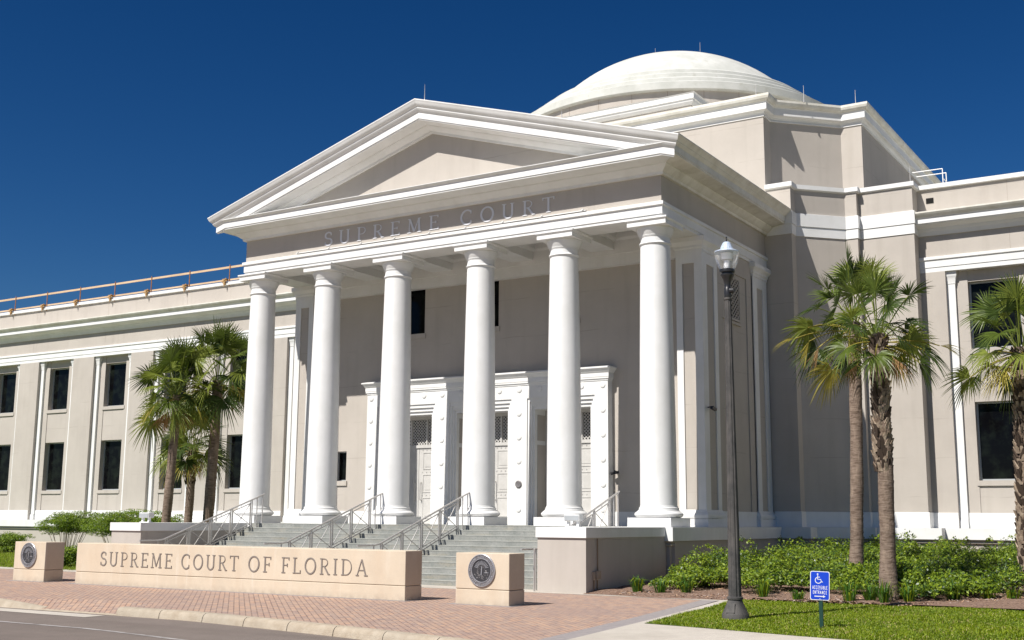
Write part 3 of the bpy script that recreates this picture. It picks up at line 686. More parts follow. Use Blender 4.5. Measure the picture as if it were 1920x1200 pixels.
# ---- central block
LB = [(8.2,8.0),(9.08,8.0),(9.08,8.44),(10.42,9.83),(10.83,9.83),(10.83,10.10),(12.67,10.10),(12.67,10.80)]
UB = [(8.2,8.0),(8.2,8.68),(10.15,10.65),(10.9,10.65),(10.9,27.1),(10.15,27.1),(8.2,29.1),(8.2,29.8)]
cb = MB()
for path, side in ((LB, 1), (mirror_x(LB), 1)):
    cb.sweep(path, [(0,ZF),(0,13.12)], ST)
    cb.sweep(path, [(0,ZF),(.04,ZF),(.04,2.03),(.01,2.04)], WH)
    cb.sweep(path, [(0,11.44),(.03,11.44),(.03,11.765),(.018,11.77),(.018,11.79),(.055,11.79),(.055,12.24),(0,12.26)], WH)
    cb.sweep(path, [(0,13.08),(.06,13.10),(.08,13.12),(.08,13.27),(-.35,13.28)], WH)
top = LB+[(12.67,12),(8.2,12)]
for s_ in (1, -1): cb.add([(s_*x, y, 13.15) for x, y in top], [tuple(range(len(top)))], ST)
full = mirror_x(UB)[:]  # left side from back to front
loop = [(8.2,8.0),(8.2,8.68),(10.15,10.65),(10.9,10.65),(10.9,27.1),(10.15,27.1),(8.2,29.1),(8.2,29.8),(-8.2,29.8),(-8.2,29.1),(-10.15,27.1),(-10.9,27.1),(-10.9,10.65),(-10.15,10.65),(-8.2,8.68),(-8.2,8.0)]
cb.sweep(loop, [(0,ZF),(0,15.80)], ST, closed=True)
cb.sweep(loop, [(0,15.79),(.035,15.79),(.035,15.83),(.01,15.84),(.01,15.88),(.03,15.89),(.04,15.93),(.09,15.97),(.17,15.99),(.185,16.0),(.185,16.26),(.20,16.275),(.22,16.275),(.22,16.29),(.26,16.31),(.30,16.36),(.33,16.44),(.33,16.52),(-.4,16.56)], closed=True, mats=[WH]*12+[WO]*6)
cb.add([(x, y, 16.4) for x, y in loop], [tuple(range(len(loop)))], WO)
cb.build('central_block', BM, CH)
# ---- drum and dome
YC = 18.66
dm = MB(); dm.lathe([(7.50,16.3),(7.50,19.0)], 0, YC, 96, 0)
for i in range(32):
    a = 2*math.pi*i/32; dm.beam((7.495*math.cos(a),YC+7.495*math.sin(a),16.4), (7.495*math.cos(a),YC+7.495*math.sin(a),18.98), .02, .02, 1)
dmo = dm.build('drum', [M['stucco'], M['stucco_dk']], CH, smooth=30)
r0 = [(7.48,18.96),(7.66,18.97),(7.70,19.0),(7.70,19.30),(7.62,19.35),(7.22,19.37),(7.20,19.66),(7.12,19.72),(6.75,19.74),(6.72,20.03),(6.64,20.09),(6.28,20.11),(6.25,20.38),(6.17,20.45),(5.80,20.49)]
zc_ = ((5.77**2+20.49**2)-(.95**2+23.10**2))/(2*(20.49-23.10)); RR = math.hypot(5.77, 20.49-zc_)
cap_ = [(r, zc_+math.sqrt(RR*RR-r*r)) for r in [5.77+(1.35-5.77)*i/18 for i in range(19)]]
dome = MB(); dome.lathe(r0+cap_+[(1.36,23.08),(1.28,23.16),(1.1,23.19),(.01,23.24)], 0, YC, 128, 0, cap=False)
dome.build('dome', M['dome'], dmo, smooth=28)
bxr = MB()
for x0_, x1_, ya, yb in ((-4.42,4.42,10.5,27.3),):
    lp_ = [(x1_,yb),(x0_,yb),(x0_,ya),(x1_,ya)]
    lp_ = [(x0_,ya),(x1_,ya),(x1_,yb),(x0_,yb)]
    bxr.sweep(lp_, [(0,16.3),(0,17.72)], ST, closed=True)
    bxr.sweep(lp_, [(0,17.70),(.05,17.72),(.12,17.82),(.14,17.90),(.18,17.92),(.18,18.12),(.22,18.16),(-.3,18.2)], WH, closed=True)
    bxr.add([(x, y, 18.1) for x, y in lp_], [(0,1,2,3)], WO)
bxr.build('roof_base_block', BM, CH)

# ---- wings
def wing(sgn, nb):
    wm = MB(); P_ = 4.61; c0 = 14.95
    def bx(x0, x1, y0_, y1_, z0, z1, m):
        a, b_ = sorted((sgn*x0, sgn*x1)); wm.box(a, b_, y0_, y1_, z0, z1, m)
    xe = c0+P_*(nb-1)+3.1
    bx(12.6,c0-1.465,10.70,11.6,ZF,10.15,ST)
    for k in range(nb):
        c_ = c0+P_*k; x0_, x1_ = c_-1.465, c_+1.465
        if k < nb-1 or True: bx(x1_, x1_+P_-2.93, 10.70, 11.6, ZF, 10.15, ST)
        bx(x0_, c_-.81, 10.97, 11.6, ZF, 10.15, ST); bx(c_+.81, x1_, 10.97, 11.6, ZF, 10.15, ST)
        for za, zb in ((ZF,3.08),(5.68,7.46),(9.76,10.15)): bx(c_-.81, c_+.81, 11.0, 11.6, za, zb, ST)
        # base white inside the recess
        bx(x0_+.0, x1_-.0, 10.94, 10.975, ZF, 2.03, WH)
    for k in range(-1, nb):
        a = 12.67 if k < 0 else c0+P_*k+1.465; b_ = c0-1.465 if k < 0 else a+P_-2.93
        bx(a, b_, 10.67, 10.701, ZF, 2.03, WH)
    xs_ = sgn*12.6; xl = sgn*(c0+P_*nb)
    path = [(xs_,10.70),(xl,10.70)] if sgn > 0 else [(xl,10.70),(xs_,10.70)]
    wm.sweep(path, [(0.3,10.15),(0,10.15),(0,10.31),(.02,10.315),(.02,10.55),(.03,10.555),(.06,10.58),(.06,10.67),(0,10.69),(0,11.43)][1:], mats=[WH]*7+[ST])
    wm.add([(xs_,10.70,10.15),(xl,10.70,10.15),(xl,11.0,10.15),(xs_,11.0,10.15)], [(0,1,2,3)], WH)
    wm.sweep(path, [(0,11.42),(.06,11.42),(.07,11.46),(.12,11.56),(.17,11.61),(.19,11.65),(.22,11.66),(.36,11.72),(.41,11.75),(.43,11.76),(.44,11.79),(.46,11.79),(.46,11.955),(.475,11.96),(.50,11.985),(.53,12.02),(.57,12.06),(.61,12.12),(.61,12.17),(-.1,12.22)], mats=[WH]*14+[WO]*5)
    wm.sweep(path, [(-.10,12.1),(-.10,13.10)], ST)
    wm.sweep(path, [(-.10,13.09),(0,13.10),(0,13.25),(-.4,13.27),(-.4,12.9)], WH)
    a, b_ = sorted((sgn*12.6, xl)); wm.box(a, b_, 11.0, 11.5, 10.15, 13.0, ST)
    wm.add([(a,11.2,12.9),(b_,11.2,12.9),(b_,36,12.9),(a,36,12.9)], [(0,1,2,3)], WO)
    wm.box(a, b_, 11.5, 11.7, 0, 10.2, GV)
    for i in range(int((b_-a)/6)):                                    # faint vertical control joints
        xx = a+3+i*6; wm.box(xx-.004, xx+.004, 10.796, 10.81, 12.24, 13.1, GV); wm.box(xx-.004, xx+.004, 10.697, 10.71, 10.69, 11.42, GV)
    wo_ = wm.build('wing_wall', BM, CH)
    for k in range(nb):
        c_ = sgn*(c0+P_*k)
        window(c_-.81, c_+.81, 3.08, 5.68, 11.0, 11.26, frame=.055, sill_d=.06)
        window(c_-.81, c_+.81, 7.46, 9.76, 11.0, 11.26, frame=.055, sill_d=.06)
        for s2 in (-1, 1):
            xa = c_+s2*1.465; xb = c_+s2*1.195; x0_, x1_ = sorted((xa, xb)); pm = MB()
            pm.box(x0_, x1_, 10.86, 10.97, 1.80, 9.78)
            pm.box(x0_-.0, x1_+.0, 10.81, 10.97, ZF, 1.76); pm.box(x0_, x1_, 10.83, 10.97, 1.76, 1.82)
            cp = [(0,9.72),(.015,9.72),(.015,9.79),(.03,9.84),(.03,9.90),(.055,9.96),(.07,10.0),(.07,10.12),(.07,10.149)]
            xi = xb
            if s2 < 0: pm.sweep([(xa,10.86),(xb,10.86),(xb,10.97)], cp, 0)
            else: pm.sweep([(xb,10.97),(xb,10.86),(xa,10.86)], cp, 0)
            pm.box(x0_, x1_, 10.86, 10.97, 9.78, 10.149)
            pm.build('pilaster', M['white'], wo_, smooth=25)
wing(1, 4); wing(-1, 9)
# parapet outlet opening on right
v = MB(); v.box(12.97,13.22,10.785,10.81,12.60,12.79); v.build('parapet_outlet', M['blackhole'], CH)

# ================================================================ THINGS ON THE BUILDING
def rod(x, y, z, h, label):
    b = MB(); b.beam((x,y,z-.02), (x,y,z+.05), .03, .02, n=8); b.beam((x,y,z+.05), (x,y,z+h), .014, .006, n=6)
    tag(b.build('lightning_rod', M['steel']), label, 'lightning rod', 'lightning rods on the roofs')
rod(-.85,18.66,23.15,.95,'thin lightning rod standing left of the crown of the dome')
rod(1.45,18.66,22.95,.95,'thin lightning rod standing right of the crown of the dome')
rod(.15,-1.15,15.0,.55,'thin lightning rod at the peak of the pediment')
rod(9.3,9.2,16.5,.62,'thin lightning rod over the diagonal corner of the block beneath the dome')
rod(10.75,10.6,16.5,.62,'thin lightning rod at the outer right corner of the block under the dome')
rod(8.0,7.9,16.5,.55,'thin lightning rod at the front corner of the block under the dome')
rod(12.6,10.25,13.27,.62,'thin lightning rod on the low parapet left of the right wing')
rod(5.2,-1.1,15.0-.3012*5.2+.03,.3,'short lightning rod half way down the right slope of the pediment')
# roof ladder rail behind right parapet
lr = MB()
for y in (12.4, 13.0): lr.tube([(12.2,y,14.25),(13.25,y,14.25),(13.25,y,12.9)], .018)
lr.tube([(13.25,12.4,13.9),(13.25,13.0,13.9)], .02)
tag(lr.build('roof_ladder_rail', M['signwhite'], smooth=40), 'white tube rail of a roof ladder behind the right parapet', 'ladder rail')
# temporary wooden guard rail on left roof
gl = empty('guard_rail', (-25,10.75,13.27), 'temporary wooden guard rail with orange clamps along the left roof edge', 'guard rail')
b = MB(); b.box(-42,-12.2,10.77,10.81,13.95,14.05); gl1 = b.build('top_rail', M['wood'], gl)
b = MB(); b.box(-42,-12.2,10.77,10.81,13.32,13.40); b.build('bottom_rail', M['wood'], gl)
for i in range(10):
    x = -40.3+i*2.83
    b = MB(); b.beam((x,10.75,13.05), (x,10.75,14.12), .035, .035); b.box(x-.05,x+.13,10.73,10.83,14.0,14.08) if False else None
    b.build('post', M['orange'], gl)
    b = MB(); b.box(x-.42,x-.05,10.62,10.68,13.27,13.31); b.box(x-.26,x-.18,10.60,10.70,13.10,13.38); b.box(x-.40,x-.10,10.64,10.9,13.36,13.41); b.beam((x-.22,10.62,13.0),(x-.22,10.62,13.2),.02,.02,n=8); b.beam((x-.35,10.6,13.22),(x-.08,10.6,13.42),.03,.03)
    b.build('clamp', M['clampm'], gl)
# flood lights on cheek walls
def flood(x, y, label):
    o = empty('flood_light', (x,y,ZF), label, 'flood light', 'white flood lights on the step walls')
    b = MB(); b.box(x-.22,x+.22,y-.10,y+.12,1.68,1.84); b.build('housing', M['white'], o, bevel=.015)
    b = MB(); b.box(x-.20,x+.20,y-.115,y-.10,1.70,1.82); b.build('lens', M['frame'], o)
    b = MB(); b.box(x-.17,x-.11,y-.04,y+.04,ZF,1.70); b.box(x+.11,x+.17,y-.04,y+.04,ZF,1.70); b.box(x-.2,x+.2,y-.08,y+.08,ZF+.002,ZF+.03); b.build('bracket', M['white'], o)
flood(6.98+.15,-3.9,'small white flood light on top of the step wall right of the stairs')
flood(-7.35,-5.0,'small white flood light on the step wall left of the stairs')
# conduit and outlet box on right cheek wall
cd = empty('outlet_box', (8.345,-4.97,0), 'weathered electrical outlet box with conduit on the shaded step wall', 'outlet box')
b = MB(); b.tube([(8.36,-4.93,1.27),(8.36,-4.93,.5)], .014); b.tube([(8.36,-4.95,.3),(8.36,-4.95,0.0)], .014); b.tube([(8.36,-5.12,.3),(8.36,-5.12,0.0)], .014); b.build('conduit', M['twig'], cd)
b = MB(); b.box(8.335,8.42,-5.05,-4.86,.33,.52); b.box(8.335,8.39,-5.17,-5.09,.30,.50); b.build('box', M['curb'], cd, bevel=.01)
# plaque, cameras
b = MB(); k = 20
vs = [(1.55+rr*math.cos(2*math.pi*i/k), 2.495-dd_, 2.84+rr*math.sin(2*math.pi*i/k)) for rr, dd_ in ((.12,0),(.12,.02),(.10,.035),(.07,.03),(.001,.03)) for i in range(k)]
b.add(vs, [(j*k+i, j*k+(i+1) % k, (j+1)*k+(i+1) % k, (j+1)*k+i) for j in range(4) for i in range(k)])
tag(b.build('round_plaque', M['bronze'], smooth=40), 'round dark bronze medallion on the white door surround right of the middle door', 'plaque')
def seccam(x, y, z, d, label):
    o = empty('security_camera', (x,y,z), label, 'camera')
    b = MB(); b.beam((x,y,z),(x+d[0]*.2,y+d[1]*.2,z+.02),.035,.035); b.build('arm', M['black'], o)
    b = MB(); b.beam((x+d[0]*.16-.12*d[1],y+d[1]*.16-.1*abs(d[0]),z-.02),(x+d[0]*.2+.12*d[1],y+d[1]*.2+.12*abs(d[0]),z-.07),.09,.08); b.build('body', M['black'], o)
seccam(4.98,2.8,3.2,(0,-1),'dark security camera on the wall right of the door surround')
seccam(8.165,2.5,5.05,(1,0),'dark security camera on the right corner pier beside the last column')

# ---- stair railings
def railing(x, label):
    o = empty('stair_railing', (x,-2.8,.7), label, 'railing', 'metal railings up the front steps')
    sl = rh/td
    def fl(y): return ZF+(y-y0)*sl if y < y0 else ZF                # nosing line
    hz = .93
    top = [(x,-5.75,1.0),(x,-5.05,1.0),(x,-4.82,1.03),(x,-.52,2.50)]
    b = MB(); b.tube(top, .026, 10); b.build('handrail', M['steel'], o, smooth=40)
    posts = [-5.05,-4.72,-3.82,-2.92,-2.02,-1.12,-.86,-.60]
    def tz(y): return 1.03+(y+4.82)*(2.50-1.03)/4.30 if y > -4.82 else 1.0
    for y in posts:
        i = max(0, math.ceil((y0-y)/td-1e-6)); zb = ZF-i*rh if i > 0 else ZF; zb = max(0, zb)
        for dy in ((-.035, .035) if y in posts[1:6] else (0,)):
            b = MB(); b.beam((x,y+dy,zb), (x,y+dy,tz(y+dy)-.01), .034, .020, up=(1,0,0)); b.box(x-.04,x+.04,y+dy-.03,y+dy+.03,zb,zb+.02); b.build('post', M['steel'], o)
    for ya, yb in zip(posts[1:5], posts[2:6]):
        a, c_ = ya+.06, yb-.06; b = MB()
        za, zc = tz(a)-.10, tz(c_)-.10; zl, zr = tz(a)-.78, tz(c_)-.78
        q = [(x,a,za),(x,c_,zc),(x,c_,zr),(x,a,zl)]
        for i in range(4): b.beam(q[i], q[(i+1) % 4], .024, .024, up=(1,0,0))
        b.beam(q[0], q[2], .018, .018, up=(1,0,0)); b.beam(q[1], q[3], .018, .018, up=(1,0,0))
        b.beam((x,(a+c_)/2,(za+zc)/2),(x,(a+c_)/2,(za+zc)/2+.10),.012,.012); b.beam((x,(a+c_)/2,(zl+zr)/2),(x,(a+c_)/2,(zl+zr)/2-.08),.012,.012)
        b.beam((x,a-.06,zl-.11),(x,c_+.06,zr-.05),.028,.028,up=(1,0,0))
        cc = Vector(((x),(a+c_)/2,(za+zr)/2)); b.beam(cc-Vector((.012,0,0)), cc+Vector((.012,0,0)), .03,.03,n=8)
        b.build('cross_panel', M['steel'], o)
railing(-6.72,'leftmost metal stair railing beside the left step wall')
railing(-1.66,'second metal stair railing from the left, rising to the third column')
railing(1.66,'third metal stair railing from the left, rising to the fourth column')
railing(6.72,'rightmost metal stair railing half hidden behind the right step wall')
b = MB(); b.tube([(6.85,-5.35,0),(6.85,-5.35,1.0),(6.85,-4.9,1.0)], .022, 10)
tag(b.build('grab_rail', M['steel'], smooth=40), 'short metal grab rail at the foot of the steps against the right step wall', 'railing')

# ================================================================ SIGN WALL AND PEDESTALS
sg = empty('sign_wall', (1.17,-9.7,0), 'long low peach stone wall lettered SUPREME COURT OF FLORIDA', 'sign')
b = MB(); b.box(-4.13,6.466,-9.997,-9.405,0,.305); b.box(-4.13,6.466,-9.997,-9.405,.315,1.034); sb_ = b.build('stone_block', M['signstone'], sg, bevel=.012)
b = MB(); b.box(-4.11,6.446,-9.98,-9.42,.30,.32); b.build('joint', M['groove'], sg)
for tx_, xa_, xb_ in (('SUPREME',-3.20,-.58),('COURT',-.27,1.63),('OF',1.93,2.66),('FLORIDA',2.96,5.45)): letters(tx_, xa_, xb_, .485, .345, -9.997, .012, M['signletter'], sb_, space=.20, tw=.085, hw=.045)
b = MB(); b.box(-4.35,6.56,-10.10,-9.30,0,.008); b.build('footing', M['greypaver'], sg)
def seal(parent, xc, zc, y, r, variant=0):
    b = MB(); k = 48
    def disc(prof_, m):
        vs = [(xc+rr*math.cos(2*math.pi*i/k), y-d, zc+rr*math.sin(2*math.pi*i/k)) for rr, d in prof_ for i in range(k)]
        b.add(vs, [(j*k+i, j*k+(i+1) % k, (j+1)*k+(i+1) % k, (j+1)*k+i) for j in range(len(prof_)-1) for i in range(k)], m)
    disc([(r,0),(r,.028),(r*.975,.034),(r*.95,.034),(r*.94,.024)], 1)
    disc([(r*.94,.024),(r*.745,.024)], 0)
    disc([(r*.745,.022),(r*.735,.034),(r*.70,.034),(r*.69,.022)], 1)
    disc([(r*.69,.020),(r*.001,.020)], 2)
    def ring_text(txt, a0, a1, flip):
        n = len(txt)
        for i, ch in enumerate(txt):
            if ch == ' ': continue
            a = R(a0+(a1-a0)*(i+.5)/n); h = r*.135
            ca, sa = math.cos(a), math.sin(a)
            def place(X_, Z_, yy, ca=ca, sa=sa):
                u, v_ = X_-.5*h*.75, Z_-.5*h
                if flip: rx, rz = -ca, -sa; tx, tz_ = -sa*-1*-1, ca
                # radial up vector and tangent (reading direction)
                if not flip: up_ = (ca, sa); tn = (sa, -ca)
                else: up_ = (-ca, -sa); tn = (-sa, ca)
                cx_, cz_ = xc+ca*r*.845, zc+sa*r*.845
                return (cx_+tn[0]*u+up_[0]*v_, yy, cz_+tn[1]*u+up_[1]*v_)
            text_mb(b, ch, 0, h*.75, 0, h, y-.024, .008, tw=.2, hw=.14, serif=False, place=place, m=1)
    ring_text('SUPREME COURT OF THE', 178, 2, False)
    ring_text('STATE OF FLORIDA', 200, 340, True)
    for sx in (-1, 1):
        b.lathe([(0,0)],0,0,3) if False else None
        b.box(xc+sx*r*.845-.012, xc+sx*r*.845+.012, y-.034, y-.022, zc-.012, zc+.012, 1)
    # relief scene: sun rays, palm, ground, water and figure mass
    rr = r*.66; rnd = random.Random(3+variant)
    def blob(px_, pz_, s, d=.012, m=0, n=8):
        s *= .62; d *= .5
        vs = [(xc+px_*rr+s*rr*math.cos(2*math.pi*i/n), y-.020, zc+pz_*rr+s*rr*math.sin(2*math.pi*i/n)) for i in range(n)]+[(xc+px_*rr, y-.020-d, zc+pz_*rr)]
        b.add(vs, [(i, (i+1) % n, n) for i in range(n)], m)
    for i in range(13):                                              # rays
        a = R(20+i*140/12); b.beam((xc+.45*rr*math.cos(a),y-.021,zc+.1*rr+.45*rr*math.sin(a)),(xc+.85*rr*math.cos(a),y-.021,zc+.05*rr+.85*rr*math.sin(a)),.010,.006,1,up=(0,1,0))
    for i in range(34):                                              # palm crown
        a = rnd.uniform(0, 2*math.pi); q_ = rnd.uniform(0,.36); blob(.05+q_*1.25*math.cos(a), .40+q_*math.sin(a), .055, .014)
    b.beam((xc+.05*rr,y-.024,zc+.35*rr),(xc-.02*rr,y-.024,zc-.45*rr),.018,.01,1,up=(0,1,0))
    for i in range(50):                                              # ground and flowers
        px_ = rnd.uniform(-.8,.8); pz_ = rnd.uniform(-.85,-.35)
        if px_**2+pz_**2 < .85: blob(px_, pz_, rnd.uniform(.03,.08), .008)
    for i in range(9): blob(-.42+rnd.uniform(-.08,.08), -.3+i*.07, .085-.004*i, .016)      # standing figure
    for i in range(6): blob(.52+rnd.uniform(-.15,.15), -.12+rnd.uniform(-.12,.12), .09, .012)
    b.beam((xc+.3*rr,y-.022,zc-.2*rr),(xc+.8*rr,y-.022,zc-.2*rr),.012,.008,1,up=(0,1,0))
    return b.build('seal', [M['bronze'], M['sealhi'], M['sealdk']], parent)
for x0_, x1_, xs_, lab in ((7.756,9.048,8.40,'square peach stone pedestal with a round seal, standing right of the long sign wall'),(-6.684,-5.39,-6.06,'square peach stone pedestal with a round seal, standing left of the long sign wall')):
    o = empty('pedestal', ((x0_+x1_)/2,-9.7,0), lab, 'pedestal', 'stone pedestals with a seal')
    b = MB(); b.box(x0_,x1_,-9.997,-9.405,0,.305); b.box(x0_,x1_,-9.997,-9.405,.315,1.03); b.build('stone_block', M['signstone'], o, bevel=.012)
    b = MB(); b.box(x0_+.02,x1_-.02,-9.98,-9.42,.30,.32); b.build('joint', M['groove'], o)
    b = MB(); b.box(x0_-.14,x1_+.1,-10.10,-9.32,0,.008); b.build('footing', M['greypaver'], o)
    seal(o, xs_, .685, -9.997, .325, 0)

# ================================================================ STREET LAMP
LX, LY = 13.87, -10.2
la = empty('street_lamp', (LX,LY,0), 'tall fluted grey lamp post with a clear acorn globe on the lawn corner', 'street lamp')
b = MB(); b.lathe([(.235,-.02),(.235,.10),(.225,.115)], LX, LY, 16); b.lathe([(.225,.11),(.20,.17),(.16,.25),(.135,.31),(.125,.34)], LX, LY, 48); b.lathe([(.125,.34),(.14,.35),(.14,.385),(.12,.40)], LX, LY, 32)
b.box(LX-.085,LX+.06,LY-.232,LY-.14,.13,.30) if False else None
b.add([(LX-.09,LY-.222,.13),(LX+.07,LY-.222,.13),(LX+.055,LY-.16,.30),(LX-.075,LY-.16,.30),(LX-.09,LY-.15,.13),(LX+.07,LY-.15,.13)], [(0,1,2,3),(0,3,4),(1,5,2)])
b.build('base', M['lamppole'], la, smooth=40)
b = MB(); pts = []
n = 64
for z, r in ((.40,.116),(.7,.110),(3.0,.085),(5.72,.060)):
    pts.append((r, z))
vs = []
for r, z in pts:
    for i in range(n):
        a = 2*math.pi*i/n; rr = r*(1-.10*max(0, math.cos(a*8))**.6) if True else r
        vs.append((LX+rr*math.cos(a), LY+rr*math.sin(a), z))
b.add(vs, [(j*n+i, j*n+(i+1) % n, (j+1)*n+(i+1) % n, (j+1)*n+i) for j in range(3) for i in range(n)])
b.lathe([(.066,5.70),(.072,5.71),(.072,5.74),(.06,5.75)], LX, LY, 24)
b.build('pole', M['lamppole'], la, smooth=25)
b = MB(); b.lathe([(.062,5.74),(.066,5.75),(.066,5.92),(.06,5.93),(.058,5.98),(.062,6.02),(.085,6.09),(.115,6.14),(.125,6.16),(.125,6.18),(.105,6.19),(.105,6.21),(.14,6.22),(.145,6.25),(.14,6.275)], LX, LY, 32)
b.beam((LX+.06,LY-.02,5.87),(LX+.14,LY-.03,5.87),.05,.045,n=16); b.build('fitter', M['black'], la, smooth=35)
b = MB(); b.lathe([(.125,6.27),(.165,6.33),(.20,6.42),(.218,6.52),(.222,6.60)], LX, LY, 40, cap=False); b.build('globe', M['globe'], la, smooth=80)
b = MB(); b.lathe([(.222,6.59),(.232,6.60),(.228,6.615),(.18,6.635),(.135,6.65),(.118,6.665),(.112,6.69),(.085,6.75),(.07,6.78),(.05,6.795),(.0,6.80)], LX, LY, 16); b.build('cap', M['capglass'], la, smooth=20)
b = MB(); b.lathe([(.016,6.79),(.018,6.83),(.012,6.86),(.016,6.885),(.006,6.90)], LX, LY, 12); b.build('finial', M['black'], la)
b = MB(); b.lathe([(.09,6.46),(.10,6.5),(.105,6.58)], LX, LY, 24); b.lathe([(.05,6.30),(.06,6.36),(.05,6.45)], LX, LY, 16); b.build('lamp_insert', M['signwhite'], la, smooth=40)

# ================================================================ ACCESSIBLE ENTRANCE SIGN
SX, SY = 15.69, -11.13
so_ = empty('accessible_sign', (SX,SY,0), 'small blue ACCESSIBLE ENTRANCE sign with a wheelchair symbol on a green post', 'sign')
b = MB(); b.box(SX-.03,SX+.03,SY,SY+.035,-.02,.62); b.build('post', M['greenpost'], so_)
tilt = R(-2.2); ax = Vector((math.cos(R(22)), math.sin(R(22)), 0))    # plate turned a little towards the road
def sp(u, v_, d):   # plate coordinates -> world
    c_, s_ = math.cos(tilt), math.sin(tilt); uu, vv = u*c_-v_*s_, u*s_+v_*c_
    nrm_ = Vector((ax.y, -ax.x, 0)); q_ = Vector((SX, SY-.006, .685))+ax*uu+Vector((0,0,1))*vv+nrm_*d
    return tuple(q_)
def rrect(wd, ht, r, d0, d1, m, mb):
    P_ = []
    for cx_, cy2, a0 in ((wd/2-r,ht/2-r,0),(-wd/2+r,ht/2-r,90),(-wd/2+r,-ht/2+r,180),(wd/2-r,-ht/2+r,270)):
        P_ += arc(cx_, cy2, r, r, a0, a0+90, 5)
    k = len(P_); vs = [sp(x, y, d0) for x, y in P_]+[sp(x, y, d1) for x, y in P_]
    mb.add(vs, [tuple(range(k, 2*k))]+[(i, (i+1) % k, k+(i+1) % k, k+i) for i in range(k)]+[tuple(range(k))[::-1]], m)
b = MB(); rrect(.305,.457,.03,0,.003,0,b); rrect(.285,.437,.024,.003,.0042,1,b)
pl_ = b.build('plate', [M['signwhite'], M['blue']], so_)
b = MB()
def pl(X_, Z_, yy): return sp(X_, Z_, .0042+(-yy))
text_mb(b, 'ACCESSIBLE', -.118, .118, -.055, .052, 0, .0012, space=.20, tw=.17, hw=.17, serif=False, place=pl, sx=.85)
text_mb(b, 'ENTRANCE', -.110, .110, -.130, .050, 0, .0012, space=.22, tw=.17, hw=.17, serif=False, place=pl, sx=.85)
def flat(poly_pairs):
    L_, Q_ = poly_pairs; k = len(L_); b.add([sp(p_.x, p_.y, .0056) for p_ in L_+Q_], [(i, i+1, k+i+1, k+i) for i in range(k-1)])
flat(ribbon([(-.085,-.168),(.055,-.168)], .014)); b.add([sp(.05,-.148,.0056), sp(.05,-.188,.0056), sp(.088,-.168,.0056)], [(0,1,2)])
flat(ribbon(arc(-.025,.085,.048,.048,115,360,18), .011)); flat(ribbon([(-.035,.165),(-.035,.10),(.012,.10),(.028,.062),(.045,.060)], .012)); flat(ribbon([(-.035,.135),(.0,.135)], .010))
flat(ribbon(arc(-.036,.182,.006,.006,0,360,10), .013)); flat(ribbon([(-.006,-.206),(.008,-.206)], .006))
b.build('lettering', M['signwhite'], pl_)

# ================================================================ VEGETATION
class NP:   # fast numpy mesh: quads/tris in blocks
    def __init__(s): s.v = []; s.f = []; s.m = []; s.n = 0
    def quads(s, V, mi):           # V (N,4,3)
        N = len(V); s.v.append(V.reshape(-1, 3)); s.f.append(np.arange(N*4).reshape(N, 4)+s.n); s.m.append(np.full(N, mi) if np.isscalar(mi) else mi); s.n += N*4
    def build(s, name, mats, parent=None, extra=None, origin=(0,0,0)):
        V = np.concatenate(s.v)-np.array(origin); F_ = np.concatenate(s.f); Mi = np.concatenate(s.m); N = len(F_)
        me = bpy.data.meshes.new(name); me.vertices.add(len(V)); me.vertices.foreach_set('co', V.astype(np.float32).ravel())
        me.loops.add(N*4); me.loops.foreach_set('vertex_index', F_.astype(np.int32).ravel())
        me.polygons.add(N); me.polygons.foreach_set('loop_start', np.arange(0, N*4, 4, dtype=np.int32))
        me.polygons.foreach_set('material_index', Mi.astype(np.int32))
        for m_ in mats: me.materials.append(m_)
        me.update(calc_edges=True)
        o = bpy.data.objects.new(name, me); COL.objects.link(o); o.location = origin
        if parent: o.parent = parent; o.location = Vector(origin)-parent.location
        return o
def unit(v): return v/(np.linalg.norm(v, axis=-1, keepdims=True)+1e-9)

def frond(nm, hub, d, up, L, droop, mi, rg, nseg=30, spread=118, tipmat=None, fold=.35):
    """one fan leaf: strips radiating from hub round direction d"""
    d = d/np.linalg.norm(d); side = np.cross(d, up); side /= np.linalg.norm(side)+1e-9; nn = np.cross(side, d)
    ang = np.linspace(-R(spread), R(spread), nseg)+rg.normal(0, .02, nseg)
    ca = np.cos(ang)[:, None]; sa = np.sin(ang)[:, None]
    dirs = unit(ca*d+sa*side+nn*(fold*np.abs(sa)))
    Ls = L*(0.72+0.28*np.cos(ang*.75))*rg.uniform(.92, 1.06, nseg)
    dw = (2*R(spread)/nseg)
    tang = unit(np.cross(dirs, nn))
    ts = np.array([.03,.35,.6,.82,1.0]); wds = np.array([.10,1.0,.80,.45,.04])
    g = np.array([0,0,-1.0]); pts = []
    dr = droop*rg.uniform(.6, 1.5, nseg)
    for t in ts:
        p_ = hub+dirs*(Ls*t)[:, None]+g*(dr*Ls*max(0, t-.3)**1.7)[:, None]
        pts.append(p_)
    wbase = .35*L*dw*.62
    # curl of each segment: rotate the strip width a little towards the normal
    tw = rg.normal(0, .35, nseg)[:, None]
    wv_ = unit(tang*np.cos(tw)+nn*np.sin(tw))
    for j in range(4):
        a, b_ = pts[j], pts[j+1]; wa, wb = wbase*wds[j], wbase*wds[j+1]
        w0 = tang if j == 0 else wv_
        V = np.stack([a-w0*wa, a+w0*wa, b_+wv_*wb, b_-wv_*wb], 1)
        nm.quads(V, tipmat if (tipmat is not None and j >= 2) else mi)
